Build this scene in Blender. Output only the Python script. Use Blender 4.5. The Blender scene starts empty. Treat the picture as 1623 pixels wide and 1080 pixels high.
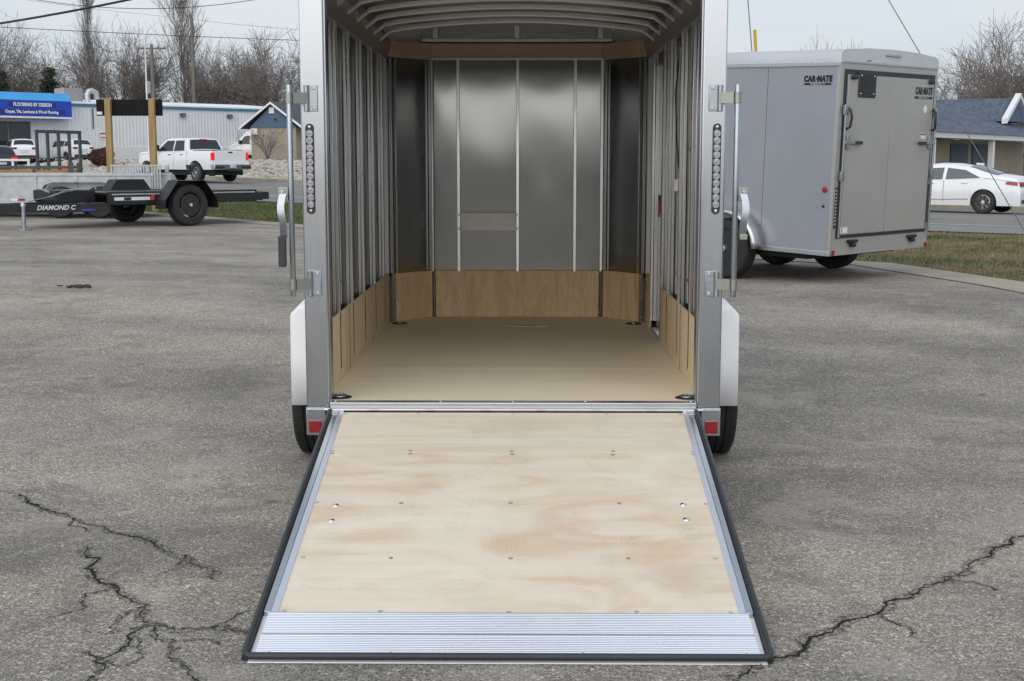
import bpy, bmesh, math, random
import numpy as np
from mathutils import Vector, Matrix

R = math.radians
random.seed(7)
scene = bpy.context.scene
col = scene.collection

# ------------------------------------------------------------------ camera
cam_data = bpy.data.cameras.new("camera")
cam = bpy.data.objects.new("camera", cam_data)
col.objects.link(cam)
cam.location = (0.06, -6.30, 1.66)
cam.rotation_euler = (R(90.0 - 7.702), 0.0, R(0.59))
cam_data.sensor_width = 36.0
cam_data.lens = 2100.0 / 1623.0 * 36.0
cam_data.clip_start = 0.05
cam_data.clip_end = 3000.0
scene.camera = cam

# ------------------------------------------------------------------ sky
SUN_EL, SUN_AZ = 31.0, 196.0          # degrees, azimuth clockwise from +Y
world = bpy.data.worlds.new("World")
scene.world = world
world.use_nodes = True
wt = world.node_tree
wt.nodes.clear()
w_out = wt.nodes.new("ShaderNodeOutputWorld")
w_mix = wt.nodes.new("ShaderNodeMixShader")
w_sky = wt.nodes.new("ShaderNodeTexSky")
w_sky.sky_type = 'NISHITA'
w_sky.sun_disc = False
w_sky.sun_elevation = R(SUN_EL)
w_sky.sun_rotation = R(SUN_AZ)
w_sky.dust_density = 3.0
w_b1 = wt.nodes.new("ShaderNodeBackground")
w_b1.inputs[1].default_value = 0.10
w_b2 = wt.nodes.new("ShaderNodeBackground")
w_b2.inputs[1].default_value = 0.80
w_tc = wt.nodes.new("ShaderNodeTexCoord")
w_map = wt.nodes.new("ShaderNodeMapping")
w_map.inputs[3].default_value = (1.0, 1.0, 5.0)
w_noise = wt.nodes.new("ShaderNodeTexNoise")
w_noise.inputs["Scale"].default_value = 1.6
w_noise.inputs["Detail"].default_value = 5.0
w_ramp = wt.nodes.new("ShaderNodeValToRGB")
w_ramp.color_ramp.elements[0].position = 0.34
w_ramp.color_ramp.elements[0].color = (0.54, 0.67, 0.80, 1)
w_ramp.color_ramp.elements[1].position = 0.66
w_ramp.color_ramp.elements[1].color = (0.80, 0.84, 0.885, 1)
wt.links.new(w_tc.outputs["Generated"], w_map.inputs[0])
wt.links.new(w_map.outputs[0], w_noise.inputs["Vector"])
wt.links.new(w_noise.outputs["Fac"], w_ramp.inputs[0])
wt.links.new(w_ramp.outputs[0], w_b2.inputs[0])
wt.links.new(w_sky.outputs[0], w_b1.inputs[0])
w_mix.inputs[0].default_value = 0.82
wt.links.new(w_b1.outputs[0], w_mix.inputs[1])
wt.links.new(w_b2.outputs[0], w_mix.inputs[2])
wt.links.new(w_mix.outputs[0], w_out.inputs[0])

# ------------------------------------------------------------------ sun (veiled)
sun_data = bpy.data.lights.new("sun", 'SUN')
sun_data.energy = 1.5
sun_data.angle = R(100)
sun_data.color = (1.0, 0.965, 0.92)
sun = bpy.data.objects.new("sun", sun_data)
col.objects.link(sun)
_sd = Vector((math.sin(R(SUN_AZ)) * math.cos(R(SUN_EL)), math.cos(R(SUN_AZ)) * math.cos(R(SUN_EL)), math.sin(R(SUN_EL))))
sun.rotation_euler = _sd.to_track_quat('Z', 'Y').to_euler()

# ------------------------------------------------------------------ exposure
scene.view_settings.view_transform = 'Standard'
scene.view_settings.look = 'None'
scene.view_settings.exposure = 0.33
scene.view_settings.gamma = 1.0
scene.view_settings.use_curve_mapping = False
scene.cycles.use_denoising = True
scene.cycles.max_bounces = 7
scene.cycles.glossy_bounces = 4

# =================================================================== helpers
class MB:
    def __init__(s):
        s.v = []; s.f = []
    def add(s, vs, fs):
        n = len(s.v)
        s.v.extend([tuple(p) for p in vs])
        s.f.extend([tuple(i + n for i in f) for f in fs])
        return s
    def box(s, x0, x1, y0, y1, z0, z1, M=None):
        vs = [(x, y, z) for z in (z0, z1) for y in (y0, y1) for x in (x0, x1)]
        if M is not None: vs = [M @ Vector(p) for p in vs]
        return s.add(vs, [(0, 2, 3, 1), (4, 5, 7, 6), (0, 1, 5, 4), (2, 6, 7, 3), (0, 4, 6, 2), (1, 3, 7, 5)])
    def prism(s, poly, axis, a, b, M=None):
        n = len(poly)
        def P(p, t):
            q = {'x': (t, p[0], p[1]), 'y': (p[0], t, p[1]), 'z': (p[0], p[1], t)}[axis]
            return M @ Vector(q) if M is not None else q
        return s.add([P(p, a) for p in poly] + [P(p, b) for p in poly],
                     [tuple(range(n))[::-1], tuple(range(n, 2 * n))] + [(i, (i + 1) % n, (i + 1) % n + n, i + n) for i in range(n)])
    def tube(s, pts, r, n=8, caps=True):
        pts = [Vector(p) for p in pts]
        rs = r if isinstance(r, (list, tuple)) else [r] * len(pts)
        vs = []; ref = None
        for i, p in enumerate(pts):
            t = (pts[min(i + 1, len(pts) - 1)] - pts[max(i - 1, 0)]).normalized()
            if ref is None:
                ref = t.orthogonal().normalized()
            else:
                ref = (ref - t * ref.dot(t))
                ref = ref.normalized() if ref.length > 1e-6 else t.orthogonal().normalized()
            b = t.cross(ref)
            for k in range(n):
                a = 2 * math.pi * k / n
                vs.append(p + (ref * math.cos(a) + b * math.sin(a)) * rs[i])
        fs = [(i * n + k, i * n + (k + 1) % n, (i + 1) * n + (k + 1) % n, (i + 1) * n + k) for i in range(len(pts) - 1) for k in range(n)]
        if caps:
            fs += [tuple(range(n))[::-1], tuple(range((len(pts) - 1) * n, len(pts) * n))]
        return s.add(vs, fs)
    def lathe(s, prof, c=(0, 0, 0), axis='y', n=28, closed=False):
        # prof: (radius, offset along the axis)
        vs = []
        for r, o in prof:
            for k in range(n):
                a = 2 * math.pi * k / n
                u, w = r * math.cos(a), r * math.sin(a)
                q = {'x': (o, u, w), 'y': (u, o, w), 'z': (u, w, o)}[axis]
                vs.append((c[0] + q[0], c[1] + q[1], c[2] + q[2]))
        m = len(prof)
        fs = [(i * n + k, i * n + (k + 1) % n, ((i + 1) % m) * n + (k + 1) % n, ((i + 1) % m) * n + k)
              for i in range(m if closed else m - 1) for k in range(n)]
        if not closed:
            fs += [tuple(range(n))[::-1], tuple(range((m - 1) * n, m * n))]
        return s.add(vs, fs)
    def grid(s, fn, nu, nv):
        vs = [fn(i / nu, j / nv) for i in range(nu + 1) for j in range(nv + 1)]
        fs = [(i * (nv + 1) + j, (i + 1) * (nv + 1) + j, (i + 1) * (nv + 1) + j + 1, i * (nv + 1) + j + 1) for i in range(nu) for j in range(nv)]
        return s.add(vs, fs)
    def mesh(s, name, bevel=0, seg=2, smooth=None, recalc=True):
        me = bpy.data.meshes.new(name)
        me.from_pydata([tuple(p) for p in s.v], [], s.f)
        if recalc or bevel:
            bm = bmesh.new(); bm.from_mesh(me)
            if recalc: bmesh.ops.recalc_face_normals(bm, faces=bm.faces)
            if bevel:
                es = [e for e in bm.edges if len(e.link_faces) == 2 and e.calc_face_angle(0) > 0.5]
                if not smooth:
                    for q in bm.faces: q.smooth = False
                rb = bmesh.ops.bevel(bm, geom=es, offset=bevel, segments=seg, affect='EDGES', profile=0.5, clamp_overlap=True)
                for q in rb['faces']: q.smooth = True
            bm.to_mesh(me); bm.free()
        if smooth:
            me.polygons.foreach_set("use_smooth", [True] * len(me.polygons))
            me.set_sharp_from_angle(angle=R(smooth))
        return me
    def build(s, name, mat, parent=None, bevel=0, seg=2, smooth=None, loc=None, rot=None, recalc=True):
        me = s.mesh(name, bevel, seg, smooth, recalc)
        return link(name, me, mat, parent, loc, rot)

def link(name, me, mat, parent=None, loc=None, rot=None):
    o = bpy.data.objects.new(name, me)
    if mat is not None and not me.materials: me.materials.append(mat)
    col.objects.link(o)
    if parent is not None: o.parent = parent
    if loc is not None: o.location = loc
    if rot is not None: o.rotation_euler = rot
    return o

def B(*a, **k): return MB().box(*a, **k)

def thing(name, label, cat, loc=(0, 0, 0), rot=(0, 0, 0), group=None):
    o = bpy.data.objects.new(name, None)
    o.empty_display_size = 0.2
    col.objects.link(o)
    o.location = loc; o.rotation_euler = rot
    return tag(o, label, cat, group)

def tag(o, label, cat, group=None):
    o["label"] = label; o["category"] = cat
    if group: o["group"] = group
    return o

def struct(o, kind="structure"):
    o["kind"] = kind
    return o

def text_part(name, body, size, mat, parent, loc, rot, bold=0.0, shear=0.0, extrude=0.002, align='CENTER', sx=1.0, label=None, space=1.0):
    cu = bpy.data.curves.new(name, 'FONT')
    cu.body = body; cu.size = size; cu.offset = bold; cu.shear = shear; cu.extrude = extrude
    cu.space_character = space; cu.align_x = align; cu.align_y = 'CENTER'; cu.resolution_u = 3
    tmp = bpy.data.objects.new(name + "_tmp", cu)
    col.objects.link(tmp)
    bpy.context.view_layer.update()
    me = bpy.data.meshes.new_from_object(tmp.evaluated_get(bpy.context.evaluated_depsgraph_get()))
    bpy.data.objects.remove(tmp); bpy.data.curves.remove(cu)
    me.materials.clear()
    o = link(name, me, mat, parent, loc, rot)
    o.scale = (sx, 1, 1)
    if label: o["label"] = label
    return o

def sm(a, b, x):
    t = min(1.0, max(0.0, (x - a) / (b - a)))
    return t * t * (3 - 2 * t)

# --------------------------------------------------------------- materials
def tree_of(name):
    m = bpy.data.materials.new(name); m.use_nodes = True
    t = m.node_tree
    return m, t, t.nodes["Principled BSDF"]

def nd(t, kind, ins=None, **props):
    n = t.nodes.new(kind)
    for k, v in props.items(): setattr(n, k, v)
    for k, v in (ins or {}).items():
        if hasattr(v, "is_output"): t.links.new(v, n.inputs[k])
        else: n.inputs[k].default_value = v
    return n

def c4(c): return (c[0], c[1], c[2], 1.0)

def ramp(t, fac, stops):
    n = t.nodes.new("ShaderNodeValToRGB")
    e = n.color_ramp.elements
    while len(e) < len(stops): e.new(0.5)
    for i, (p, c) in enumerate(stops):
        e[i].position = p; e[i].color = c4(c)
    t.links.new(fac, n.inputs[0])
    return n.outputs[0]

def coords(t, scale=(1, 1, 1), out="Object"):
    tc = nd(t, "ShaderNodeTexCoord")
    mp = nd(t, "ShaderNodeMapping", {"Vector": tc.outputs[out], "Scale": scale})
    return mp.outputs[0]

def noise_tex(t, vec, scale, detail=4.0, rough=0.55, dist=0.0):
    return nd(t, "ShaderNodeTexNoise", {"Vector": vec, "Scale": scale, "Detail": detail, "Roughness": rough, "Distortion": dist}).outputs["Fac"]

def mixc(t, fac, a, b, mode='MIX'):
    n = nd(t, "ShaderNodeMix", data_type='RGBA', blend_type=mode)
    for sock, v in ((n.inputs[0], fac), (n.inputs[6], a), (n.inputs[7], b)):
        if hasattr(v, "is_output"): t.links.new(v, sock)
        else: sock.default_value = c4(v) if isinstance(v, tuple) else v
    return n.outputs[2]

def math_n(t, op, a, b=0.0, c=0.0, clamp=False):
    n = nd(t, "ShaderNodeMath", operation=op, use_clamp=clamp)
    for i, v in enumerate((a, b, c)):
        if hasattr(v, "is_output"): t.links.new(v, n.inputs[i])
        else: n.inputs[i].default_value = v
    return n.outputs[0]

def mat(name, c, rough=0.5, metal=0.0, var=0.12, vs=6.0, bump=0.0, bs=60.0, stretch=(1, 1, 1), rvar=0.1, coat=0.0, spec=0.5, emit=None):
    m, t, b = tree_of(name)
    v = coords(t, stretch)
    n1 = noise_tex(t, v, vs, 6.0, 0.6)
    lo = tuple(max(0.0, x * (1 - var)) for x in c); hi = tuple(min(1.0, x * (1 + var)) for x in c)
    t.links.new(ramp(t, n1, [(0.3, lo), (0.7, hi)]), b.inputs["Base Color"])
    n2 = noise_tex(t, v, vs * 2.7, 5.0)
    t.links.new(math_n(t, 'MULTIPLY_ADD', n2, 2 * rvar, rough - rvar, clamp=True), b.inputs["Roughness"])
    b.inputs["Metallic"].default_value = metal
    b.inputs["Coat Weight"].default_value = coat
    b.inputs["Coat Roughness"].default_value = 0.05
    b.inputs["Specular IOR Level"].default_value = spec
    if bump:
        n3 = noise_tex(t, v, bs, 4.0)
        t.links.new(nd(t, "ShaderNodeBump", {"Height": n3, "Strength": bump, "Distance": 0.01}).outputs[0], b.inputs["Normal"])
    if emit:
        b.inputs["Emission Color"].default_value = c4(c); b.inputs["Emission Strength"].default_value = emit
    return m

def glass_dark(name, c=(0.02, 0.025, 0.03), rough=0.04):
    m, t, b = tree_of(name)
    b.inputs["Base Color"].default_value = c4(c)
    n = noise_tex(t, coords(t), 3.0, 2.0)
    t.links.new(math_n(t, 'MULTIPLY_ADD', n, 0.05, rough, clamp=True), b.inputs["Roughness"])
    b.inputs["Specular IOR Level"].default_value = 0.6
    return m

def plywood(name, axis, light, dark, seed=0.0, fine=1.0, contrast=1.0, dirt=0.0, big=2.4, rough=0.62, along=0.28, rg=(0.36, 0.50, 0.66), mid=0.75):
    m, t, b = tree_of(name)
    st = {'x': (along, 1.9, 1.9), 'y': (1.9, along, 1.9), 'z': (1.9, 1.9, along)}[axis]
    tc = nd(t, "ShaderNodeTexCoord")
    mp = nd(t, "ShaderNodeMapping", {"Vector": tc.outputs["Object"], "Scale": st, "Location": (seed, seed * 1.7, seed * 0.6)})
    n1 = noise_tex(t, mp.outputs[0], big, 5.0, 0.5, 1.6)
    # contour lines of the noise read as rotary cut growth rings
    rings = math_n(t, 'PINGPONG', math_n(t, 'MULTIPLY', n1, 7.0), 1.0)
    base = ramp(t, n1, [(rg[0], light), (rg[1], tuple(l * 0.7 + d * 0.3 for l, d in zip(light, dark))), (rg[2], dark)])
    ringc = ramp(t, rings, [(0.0, tuple(l * 0.93 + d * 0.07 for l, d in zip(light, dark))), (0.72, light), (1.0, tuple(0.45 * l + 0.55 * d for l, d in zip(light, dark)))])
    c = mixc(t, 0.42 * contrast, base, ringc)
    fs = tuple(s * (0.25 if s < 1 else 60.0) for s in st)
    mp2 = nd(t, "ShaderNodeMapping", {"Vector": tc.outputs["Object"], "Scale": fs})
    n2 = noise_tex(t, mp2.outputs[0], 2.0 * fine, 4.0, 0.7)
    c = mixc(t, 0.5, c, ramp(t, n2, [(0.3, (0.80, 0.78, 0.74)), (0.7, (1.0, 1.0, 1.0))]), 'MULTIPLY')
    fm = tuple(s * (0.3 if s < 1 else 13.0) for s in st)
    n2b = noise_tex(t, nd(t, "ShaderNodeMapping", {"Vector": tc.outputs["Object"], "Scale": fm, "Location": (seed, seed, seed)}).outputs[0], 2.0, 5.0, 0.65, 0.3)
    c = mixc(t, mid, c, ramp(t, n2b, [(0.34, (0.84, 0.80, 0.73)), (0.50, (0.97, 0.96, 0.95)), (0.66, (1.05, 1.05, 1.05))]), 'MULTIPLY')
    if dirt:
        n3 = noise_tex(t, tc.outputs["Object"], 3.3, 3.0, 0.5, 0.4)
        blot = ramp(t, n3, [(0.55, (0, 0, 0)), (0.70, (1, 1, 1))])
        wv = nd(t, "ShaderNodeTexWave", {"Vector": tc.outputs["Object"], "Scale": 26.0, "Distortion": 9.0, "Detail": 2.0, "Detail Scale": 1.5})
        tread = ramp(t, wv.outputs["Fac"], [(0.35, (0, 0, 0)), (0.6, (1, 1, 1))])
        n4 = noise_tex(t, tc.outputs["Object"], 11.0, 4.0, 0.7)
        f = math_n(t, 'MULTIPLY', math_n(t, 'MULTIPLY', blot, tread), n4)
        c = mixc(t, math_n(t, 'MULTIPLY', f, 0.30 * dirt, clamp=True), c, (0.36, 0.33, 0.28))
        n5 = noise_tex(t, tc.outputs["Object"], 1.7, 5.0, 0.6)
        c = mixc(t, math_n(t, 'MULTIPLY', ramp(t, n5, [(0.52, (0, 0, 0)), (0.75, (1, 1, 1))]), 0.38 * dirt), c, (0.40, 0.36, 0.30))
    t.links.new(c, b.inputs["Base Color"])
    b.inputs["Roughness"].default_value = rough
    b.inputs["Specular IOR Level"].default_value = 0.3
    t.links.new(nd(t, "ShaderNodeBump", {"Height": n2, "Strength": 0.10, "Distance": 0.004}).outputs[0], b.inputs["Normal"])
    return m

def brushed(name, c, rough, axis='z', bump=0.05, var=0.06, smudge=0.12, rn=0.16):
    m, t, b = tree_of(name)
    st = {'x': (0.6, 60, 60), 'y': (60, 0.6, 60), 'z': (60, 60, 0.6)}[axis]
    tc = nd(t, "ShaderNodeTexCoord")
    mp = nd(t, "ShaderNodeMapping", {"Vector": tc.outputs["Object"], "Scale": st})
    n = noise_tex(t, mp.outputs[0], 2.0, 5.0, 0.7)
    big = noise_tex(t, tc.outputs["Object"], 2.2, 5.0, 0.6)
    lo = tuple(x * (1 - var) for x in c); hi = tuple(min(1, x * (1 + var)) for x in c)
    cc = mixc(t, 0.5, ramp(t, n, [(0.3, lo), (0.7, hi)]), ramp(t, big, [(0.3, lo), (0.7, hi)]))
    t.links.new(cc, b.inputs["Base Color"])
    r = math_n(t, 'ADD', math_n(t, 'MULTIPLY', n, rn), math_n(t, 'MULTIPLY_ADD', big, smudge * 2, rough - rn * 0.5 - smudge), clamp=True)
    t.links.new(r, b.inputs["Roughness"])
    b.inputs["Metallic"].default_value = 1.0
    t.links.new(nd(t, "ShaderNodeBump", {"Height": n, "Strength": bump, "Distance": 0.003}).outputs[0], b.inputs["Normal"])
    return m

def asphalt_mat():
    m, t, b = tree_of("asphalt")
    tc = nd(t, "ShaderNodeTexCoord"); v = tc.outputs["Object"]
    vo = nd(t, "ShaderNodeTexVoronoi", {"Vector": v, "Scale": 78.0, "Randomness": 1.0})
    sep = nd(t, "ShaderNodeSeparateColor", {"Color": vo.outputs["Color"]})
    stone = ramp(t, sep.outputs[0], [(0.0, (0.095, 0.088, 0.080)), (0.45, (0.222, 0.206, 0.185)), (0.78, (0.350, 0.328, 0.298)), (0.92, (0.50, 0.475, 0.435)), (1.0, (0.68, 0.655, 0.61))])
    vo2 = nd(t, "ShaderNodeTexVoronoi", {"Vector": v, "Scale": 210.0})
    sep2 = nd(t, "ShaderNodeSeparateColor", {"Color": vo2.outputs["Color"]})
    fine = ramp(t, sep2.outputs[1], [(0.0, (0.085, 0.079, 0.072)), (0.6, (0.248, 0.231, 0.208)), (1.0, (0.46, 0.44, 0.405))])
    gap = ramp(t, vo.outputs["Distance"], [(0.30, (1, 1, 1)), (0.62, (0.0, 0.0, 0.0))])
    c = mixc(t, math_n(t, 'MULTIPLY', gap, 0.85), fine, stone)
    n1 = noise_tex(t, v, 0.55, 6.0, 0.6, 0.6)
    c = mixc(t, 1.0, c, ramp(t, n1, [(0.28, (0.72, 0.72, 0.73)), (0.50, (1.02, 1.01, 1.0)), (0.72, (1.32, 1.29, 1.24))]), 'MULTIPLY')
    # swept tyre tracks: long bands across the lot
    mp = nd(t, "ShaderNodeMapping", {"Vector": v, "Scale": (0.10, 0.55, 1.0), "Rotation": (0, 0, R(14))})
    n2 = noise_tex(t, mp.outputs[0], 1.2, 5.0, 0.65, 0.8)
    c = mixc(t, 1.0, c, ramp(t, n2, [(0.32, (0.80, 0.80, 0.82)), (0.5, (1.0, 1.0, 1.0)), (0.66, (1.30, 1.27, 1.21))]), 'MULTIPLY')
    wv = nd(t, "ShaderNodeTexWave", {"Vector": nd(t, "ShaderNodeMapping", {"Vector": v, "Location": (7.0, 5.5, 0)}).outputs[0], "Scale": 0.22, "Distortion": 2.6, "Detail": 3.0, "Detail Scale": 0.5}, wave_type='RINGS', rings_direction='Z')
    c = mixc(t, 0.35, c, ramp(t, wv.outputs["Fac"], [(0.10, (0.80, 0.80, 0.81)), (0.45, (1.0, 1.0, 1.0)), (0.95, (1.16, 1.15, 1.12))]), 'MULTIPLY')
    # scuffed, dusty patches with ragged edges, and a few oil drips
    n6 = noise_tex(t, v, 1.15, 6.0, 0.74, 0.9)
    c = mixc(t, math_n(t, 'MULTIPLY', ramp(t, n6, [(0.53, (0, 0, 0)), (0.60, (1, 1, 1))]), 0.30), c, (0.40, 0.378, 0.345))
    n7 = noise_tex(t, nd(t, "ShaderNodeMapping", {"Vector": v, "Location": (31.0, 17.0, 0)}).outputs[0], 0.8, 6.0, 0.76, 1.2)
    c = mixc(t, math_n(t, 'MULTIPLY', ramp(t, n7, [(0.55, (0, 0, 0)), (0.62, (1, 1, 1))]), 0.36), c, (0.10, 0.095, 0.088))
    vd = nd(t, "ShaderNodeTexVoronoi", {"Vector": v, "Scale": 1.5})
    c = mixc(t, math_n(t, 'MULTIPLY', ramp(t, vd.outputs["Distance"], [(0.02, (1, 1, 1)), (0.06, (0, 0, 0))]), 0.6), c, (0.035, 0.033, 0.03))
    n3 = noise_tex(t, v, 3.2, 6.0, 0.7)
    c = mixc(t, math_n(t, 'MULTIPLY', ramp(t, n3, [(0.60, (0, 0, 0)), (0.74, (1, 1, 1))]), 0.45), c, (0.055, 0.052, 0.05))
    c = mixc(t, 1.0, c, (1.055, 1.02, 0.98), 'MULTIPLY')
    t.links.new(c, b.inputs["Base Color"])
    b.inputs["Roughness"].default_value = 0.82
    b.inputs["Specular IOR Level"].default_value = 0.35
    hh = math_n(t, 'ADD', math_n(t, 'MULTIPLY', vo.outputs["Distance"], -0.7), math_n(t, 'MULTIPLY', vo2.outputs["Distance"], -0.3))
    t.links.new(nd(t, "ShaderNodeBump", {"Height": hh, "Strength": 0.55, "Distance": 0.008}).outputs[0], b.inputs["Normal"])
    return m

def ground_mat(name, stops, scale=1.2, fine=(40.0, 0.5), bump=0.4, stretch=(1, 1, 1), rough=0.9):
    m, t, b = tree_of(name)
    v = coords(t, stretch)
    n1 = noise_tex(t, v, scale, 6.0, 0.65, 0.3)
    n2 = noise_tex(t, v, fine[0], 4.0, 0.7)
    f = math_n(t, 'ADD', math_n(t, 'MULTIPLY', n1, 1 - fine[1] * 0.5), math_n(t, 'MULTIPLY', n2, fine[1] * 0.5))
    t.links.new(ramp(t, f, stops), b.inputs["Base Color"])
    b.inputs["Roughness"].default_value = rough
    b.inputs["Specular IOR Level"].default_value = 0.25
    t.links.new(nd(t, "ShaderNodeBump", {"Height": n2, "Strength": bump, "Distance": 0.02}).outputs[0], b.inputs["Normal"])
    return m

def brick_mat(name, c1, c2, mortar, bw=0.21, bh=0.075):
    m, t, b = tree_of(name)
    tc = nd(t, "ShaderNodeTexCoord")
    sp = nd(t, "ShaderNodeSeparateXYZ", {"Vector": tc.outputs["Object"]})
    cb = nd(t, "ShaderNodeCombineXYZ", {"X": math_n(t, 'ADD', sp.outputs[0], sp.outputs[1]), "Y": sp.outputs[2]})
    br = nd(t, "ShaderNodeTexBrick", {"Vector": cb.outputs[0], "Color1": c4(c1), "Color2": c4(c2), "Mortar": c4(mortar), "Scale": 1.0, "Mortar Size": 0.008, "Brick Width": bw, "Row Height": bh})
    n = noise_tex(t, tc.outputs["Object"], 2.0, 5.0)
    t.links.new(mixc(t, 0.5, br.outputs[0], ramp(t, n, [(0.3, (0.75, 0.75, 0.75)), (0.7, (1.1, 1.1, 1.1))]), 'MULTIPLY'), b.inputs["Base Color"])
    b.inputs["Roughness"].default_value = 0.85
    return m

def shingle_mat(name, a, bcol):
    m, t, b = tree_of(name)
    tc = nd(t, "ShaderNodeTexCoord")
    vo = nd(t, "ShaderNodeTexVoronoi", {"Vector": coords(t, (3.0, 9.0, 9.0)), "Scale": 1.0})
    sep = nd(t, "ShaderNodeSeparateColor", {"Color": vo.outputs["Color"]})
    n = noise_tex(t, tc.outputs["Object"], 1.1, 6.0)
    f = math_n(t, 'ADD', math_n(t, 'MULTIPLY', sep.outputs[0], 0.5), math_n(t, 'MULTIPLY', n, 0.5))
    t.links.new(ramp(t, f, [(0.2, a), (0.8, bcol)]), b.inputs["Base Color"])
    b.inputs["Roughness"].default_value = 0.9
    return m

M = {}
M['asphalt'] = asphalt_mat()
M['crack'] = ground_mat("crack_dirt", [(0.35, (0.006, 0.006, 0.006)), (0.7, (0.030, 0.027, 0.024))], 30.0)
M['lawn'] = ground_mat("lawn_soil", [(0.33, (0.055, 0.060, 0.028)), (0.46, (0.085, 0.098, 0.040)), (0.56, (0.17, 0.135, 0.075)), (0.70, (0.11, 0.085, 0.052))], 0.55, (22.0, 0.6), 0.6)
M['grass_green'] = mat("grass_green", (0.085, 0.115, 0.040), 0.75, var=0.5, vs=1.3, spec=0.2)
M['grass_straw'] = mat("grass_straw", (0.25, 0.19, 0.105), 0.8, var=0.4, vs=2.0, spec=0.2)
M['concrete'] = ground_mat("concrete", [(0.3, (0.27, 0.235, 0.185)), (0.7, (0.44, 0.395, 0.325))], 1.5, (60.0, 0.5), 0.25)
M['road'] = ground_mat("road_asphalt", [(0.3, (0.17, 0.168, 0.165)), (0.7, (0.255, 0.25, 0.245))], 0.35, (30.0, 0.35), 0.2)
M['line_white'] = ground_mat("line_white", [(0.3, (0.52, 0.52, 0.50)), (0.6, (0.74, 0.74, 0.72))], 3.0)
M['line_yellow'] = ground_mat("line_yellow", [(0.3, (0.50, 0.30, 0.06)), (0.6, (0.62, 0.40, 0.10))], 3.0)
M['stone'] = mat("landscape_stone", (0.40, 0.365, 0.32), 0.85, var=0.45, vs=3.0)
M['dirt'] = ground_mat("bank_dirt", [(0.3, (0.13, 0.115, 0.095)), (0.7, (0.25, 0.225, 0.19))], 2.0)
M['alu'] = brushed("mill_aluminium", (0.475, 0.50, 0.535), 0.24, 'z', 0.010, var=0.03, smudge=0.05, rn=0.08)
M['alu_x'] = brushed("mill_aluminium_across", (0.58, 0.59, 0.61), 0.34, 'x')
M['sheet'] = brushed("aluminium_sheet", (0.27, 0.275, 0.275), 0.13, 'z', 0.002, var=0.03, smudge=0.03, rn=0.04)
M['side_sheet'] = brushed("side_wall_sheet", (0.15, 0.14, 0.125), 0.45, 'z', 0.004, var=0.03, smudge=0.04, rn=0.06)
M['stud'] = brushed("galvanised_stud", (0.74, 0.755, 0.77), 0.30, 'z', 0.01, var=0.03, rn=0.05)
M['bow'] = brushed("roof_bow_steel", (0.60, 0.59, 0.58), 0.36, 'x')
M['darkmetal'] = brushed("dark_roof_sheet", (0.62, 0.615, 0.61), 0.42, 'y')
M['zinc'] = brushed("zinc_plate", (0.38, 0.42, 0.45), 0.32, 'x', 0.08, var=0.12)
M['zinc_y'] = brushed("zinc_yellowed", (0.36, 0.37, 0.335), 0.34, 'x', 0.08, var=0.12)
M['flap'] = brushed("ribbed_aluminium", (0.80, 0.83, 0.89), 0.48, 'x', 0.02, var=0.03, rn=0.05)
M['screw'] = mat("screw_steel", (0.55, 0.58, 0.60), 0.4, 0.8)
M['white_paint'] = mat("white_gloss_paint", (0.86, 0.86, 0.88), 0.3, var=0.02, coat=0.2)
M['black_rubber'] = mat("seal_rubber", (0.030, 0.033, 0.038), 0.5, var=0.15, bump=0.05)
M['tyre'] = mat("tyre_rubber", (0.020, 0.020, 0.021), 0.72, var=0.25, bump=0.15, bs=80)
M['black_steel'] = mat("black_powdercoat", (0.014, 0.014, 0.016), 0.42, var=0.3, bump=0.05, bs=120)
M['black_plastic'] = mat("black_plastic", (0.022, 0.022, 0.023), 0.45, var=0.2)
M['rim_black'] = mat("black_rim", (0.022, 0.022, 0.024), 0.35, var=0.2)
M['rim_silver'] = mat("silver_rim", (0.62, 0.63, 0.64), 0.3, 0.9)
M['chrome'] = mat("chrome", (0.72, 0.73, 0.75), 0.18, 1.0, var=0.04)
M['red_lens'] = mat("red_reflector", (0.30, 0.010, 0.018), 0.25, var=0.25, vs=20, coat=0.4)
M['red_lit'] = mat("lit_tail_light", (0.62, 0.012, 0.012), 0.3, emit=0.55)
M['amber'] = mat("amber_reflector", (0.60, 0.20, 0.02), 0.3, coat=0.4)
M['clear_lens'] = mat("clear_light_lens", (0.36, 0.36, 0.39), 0.18, 0.5, var=0.25, vs=90, coat=0.6)
M['ply_ramp_a'] = plywood("ramp_plywood_pale", 'x', (0.765, 0.70, 0.59), (0.65, 0.535, 0.39), 3.1, dirt=0.5, contrast=1.2, big=3.2, along=0.2, rg=(0.38, 0.5, 0.62), mid=0.40)
M['ply_ramp_b'] = plywood("ramp_plywood_warm", 'x', (0.785, 0.71, 0.605), (0.67, 0.515, 0.37), 8.4, dirt=1.0, contrast=0.4, big=1.9, along=0.75, mid=0.22)
M['ply_floor'] = plywood("floor_plywood", 'x', (0.87, 0.77, 0.595), (0.78, 0.645, 0.455), 5.0, dirt=0.3, big=4.5, along=0.16, fine=1.5, mid=0.5)
M['ply_side'] = plywood("kick_plywood_side", 'z', (0.87, 0.74, 0.53), (0.73, 0.54, 0.29), 1.0, big=2.2, mid=0.5)
M['ply_front'] = plywood("kick_plywood_front", 'z', (0.85, 0.68, 0.45), (0.56, 0.29, 0.09), 12.0, contrast=1.6, big=3.4, rg=(0.41, 0.50, 0.60), along=0.42, mid=0.4)
M['ply_plate'] = plywood("top_plate_plywood", 'x', (0.70, 0.58, 0.44), (0.60, 0.48, 0.34), 6.0, contrast=0.4)
M['luan'] = mat("pale_panel", (0.88, 0.87, 0.84), 0.6, var=0.06)
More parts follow.
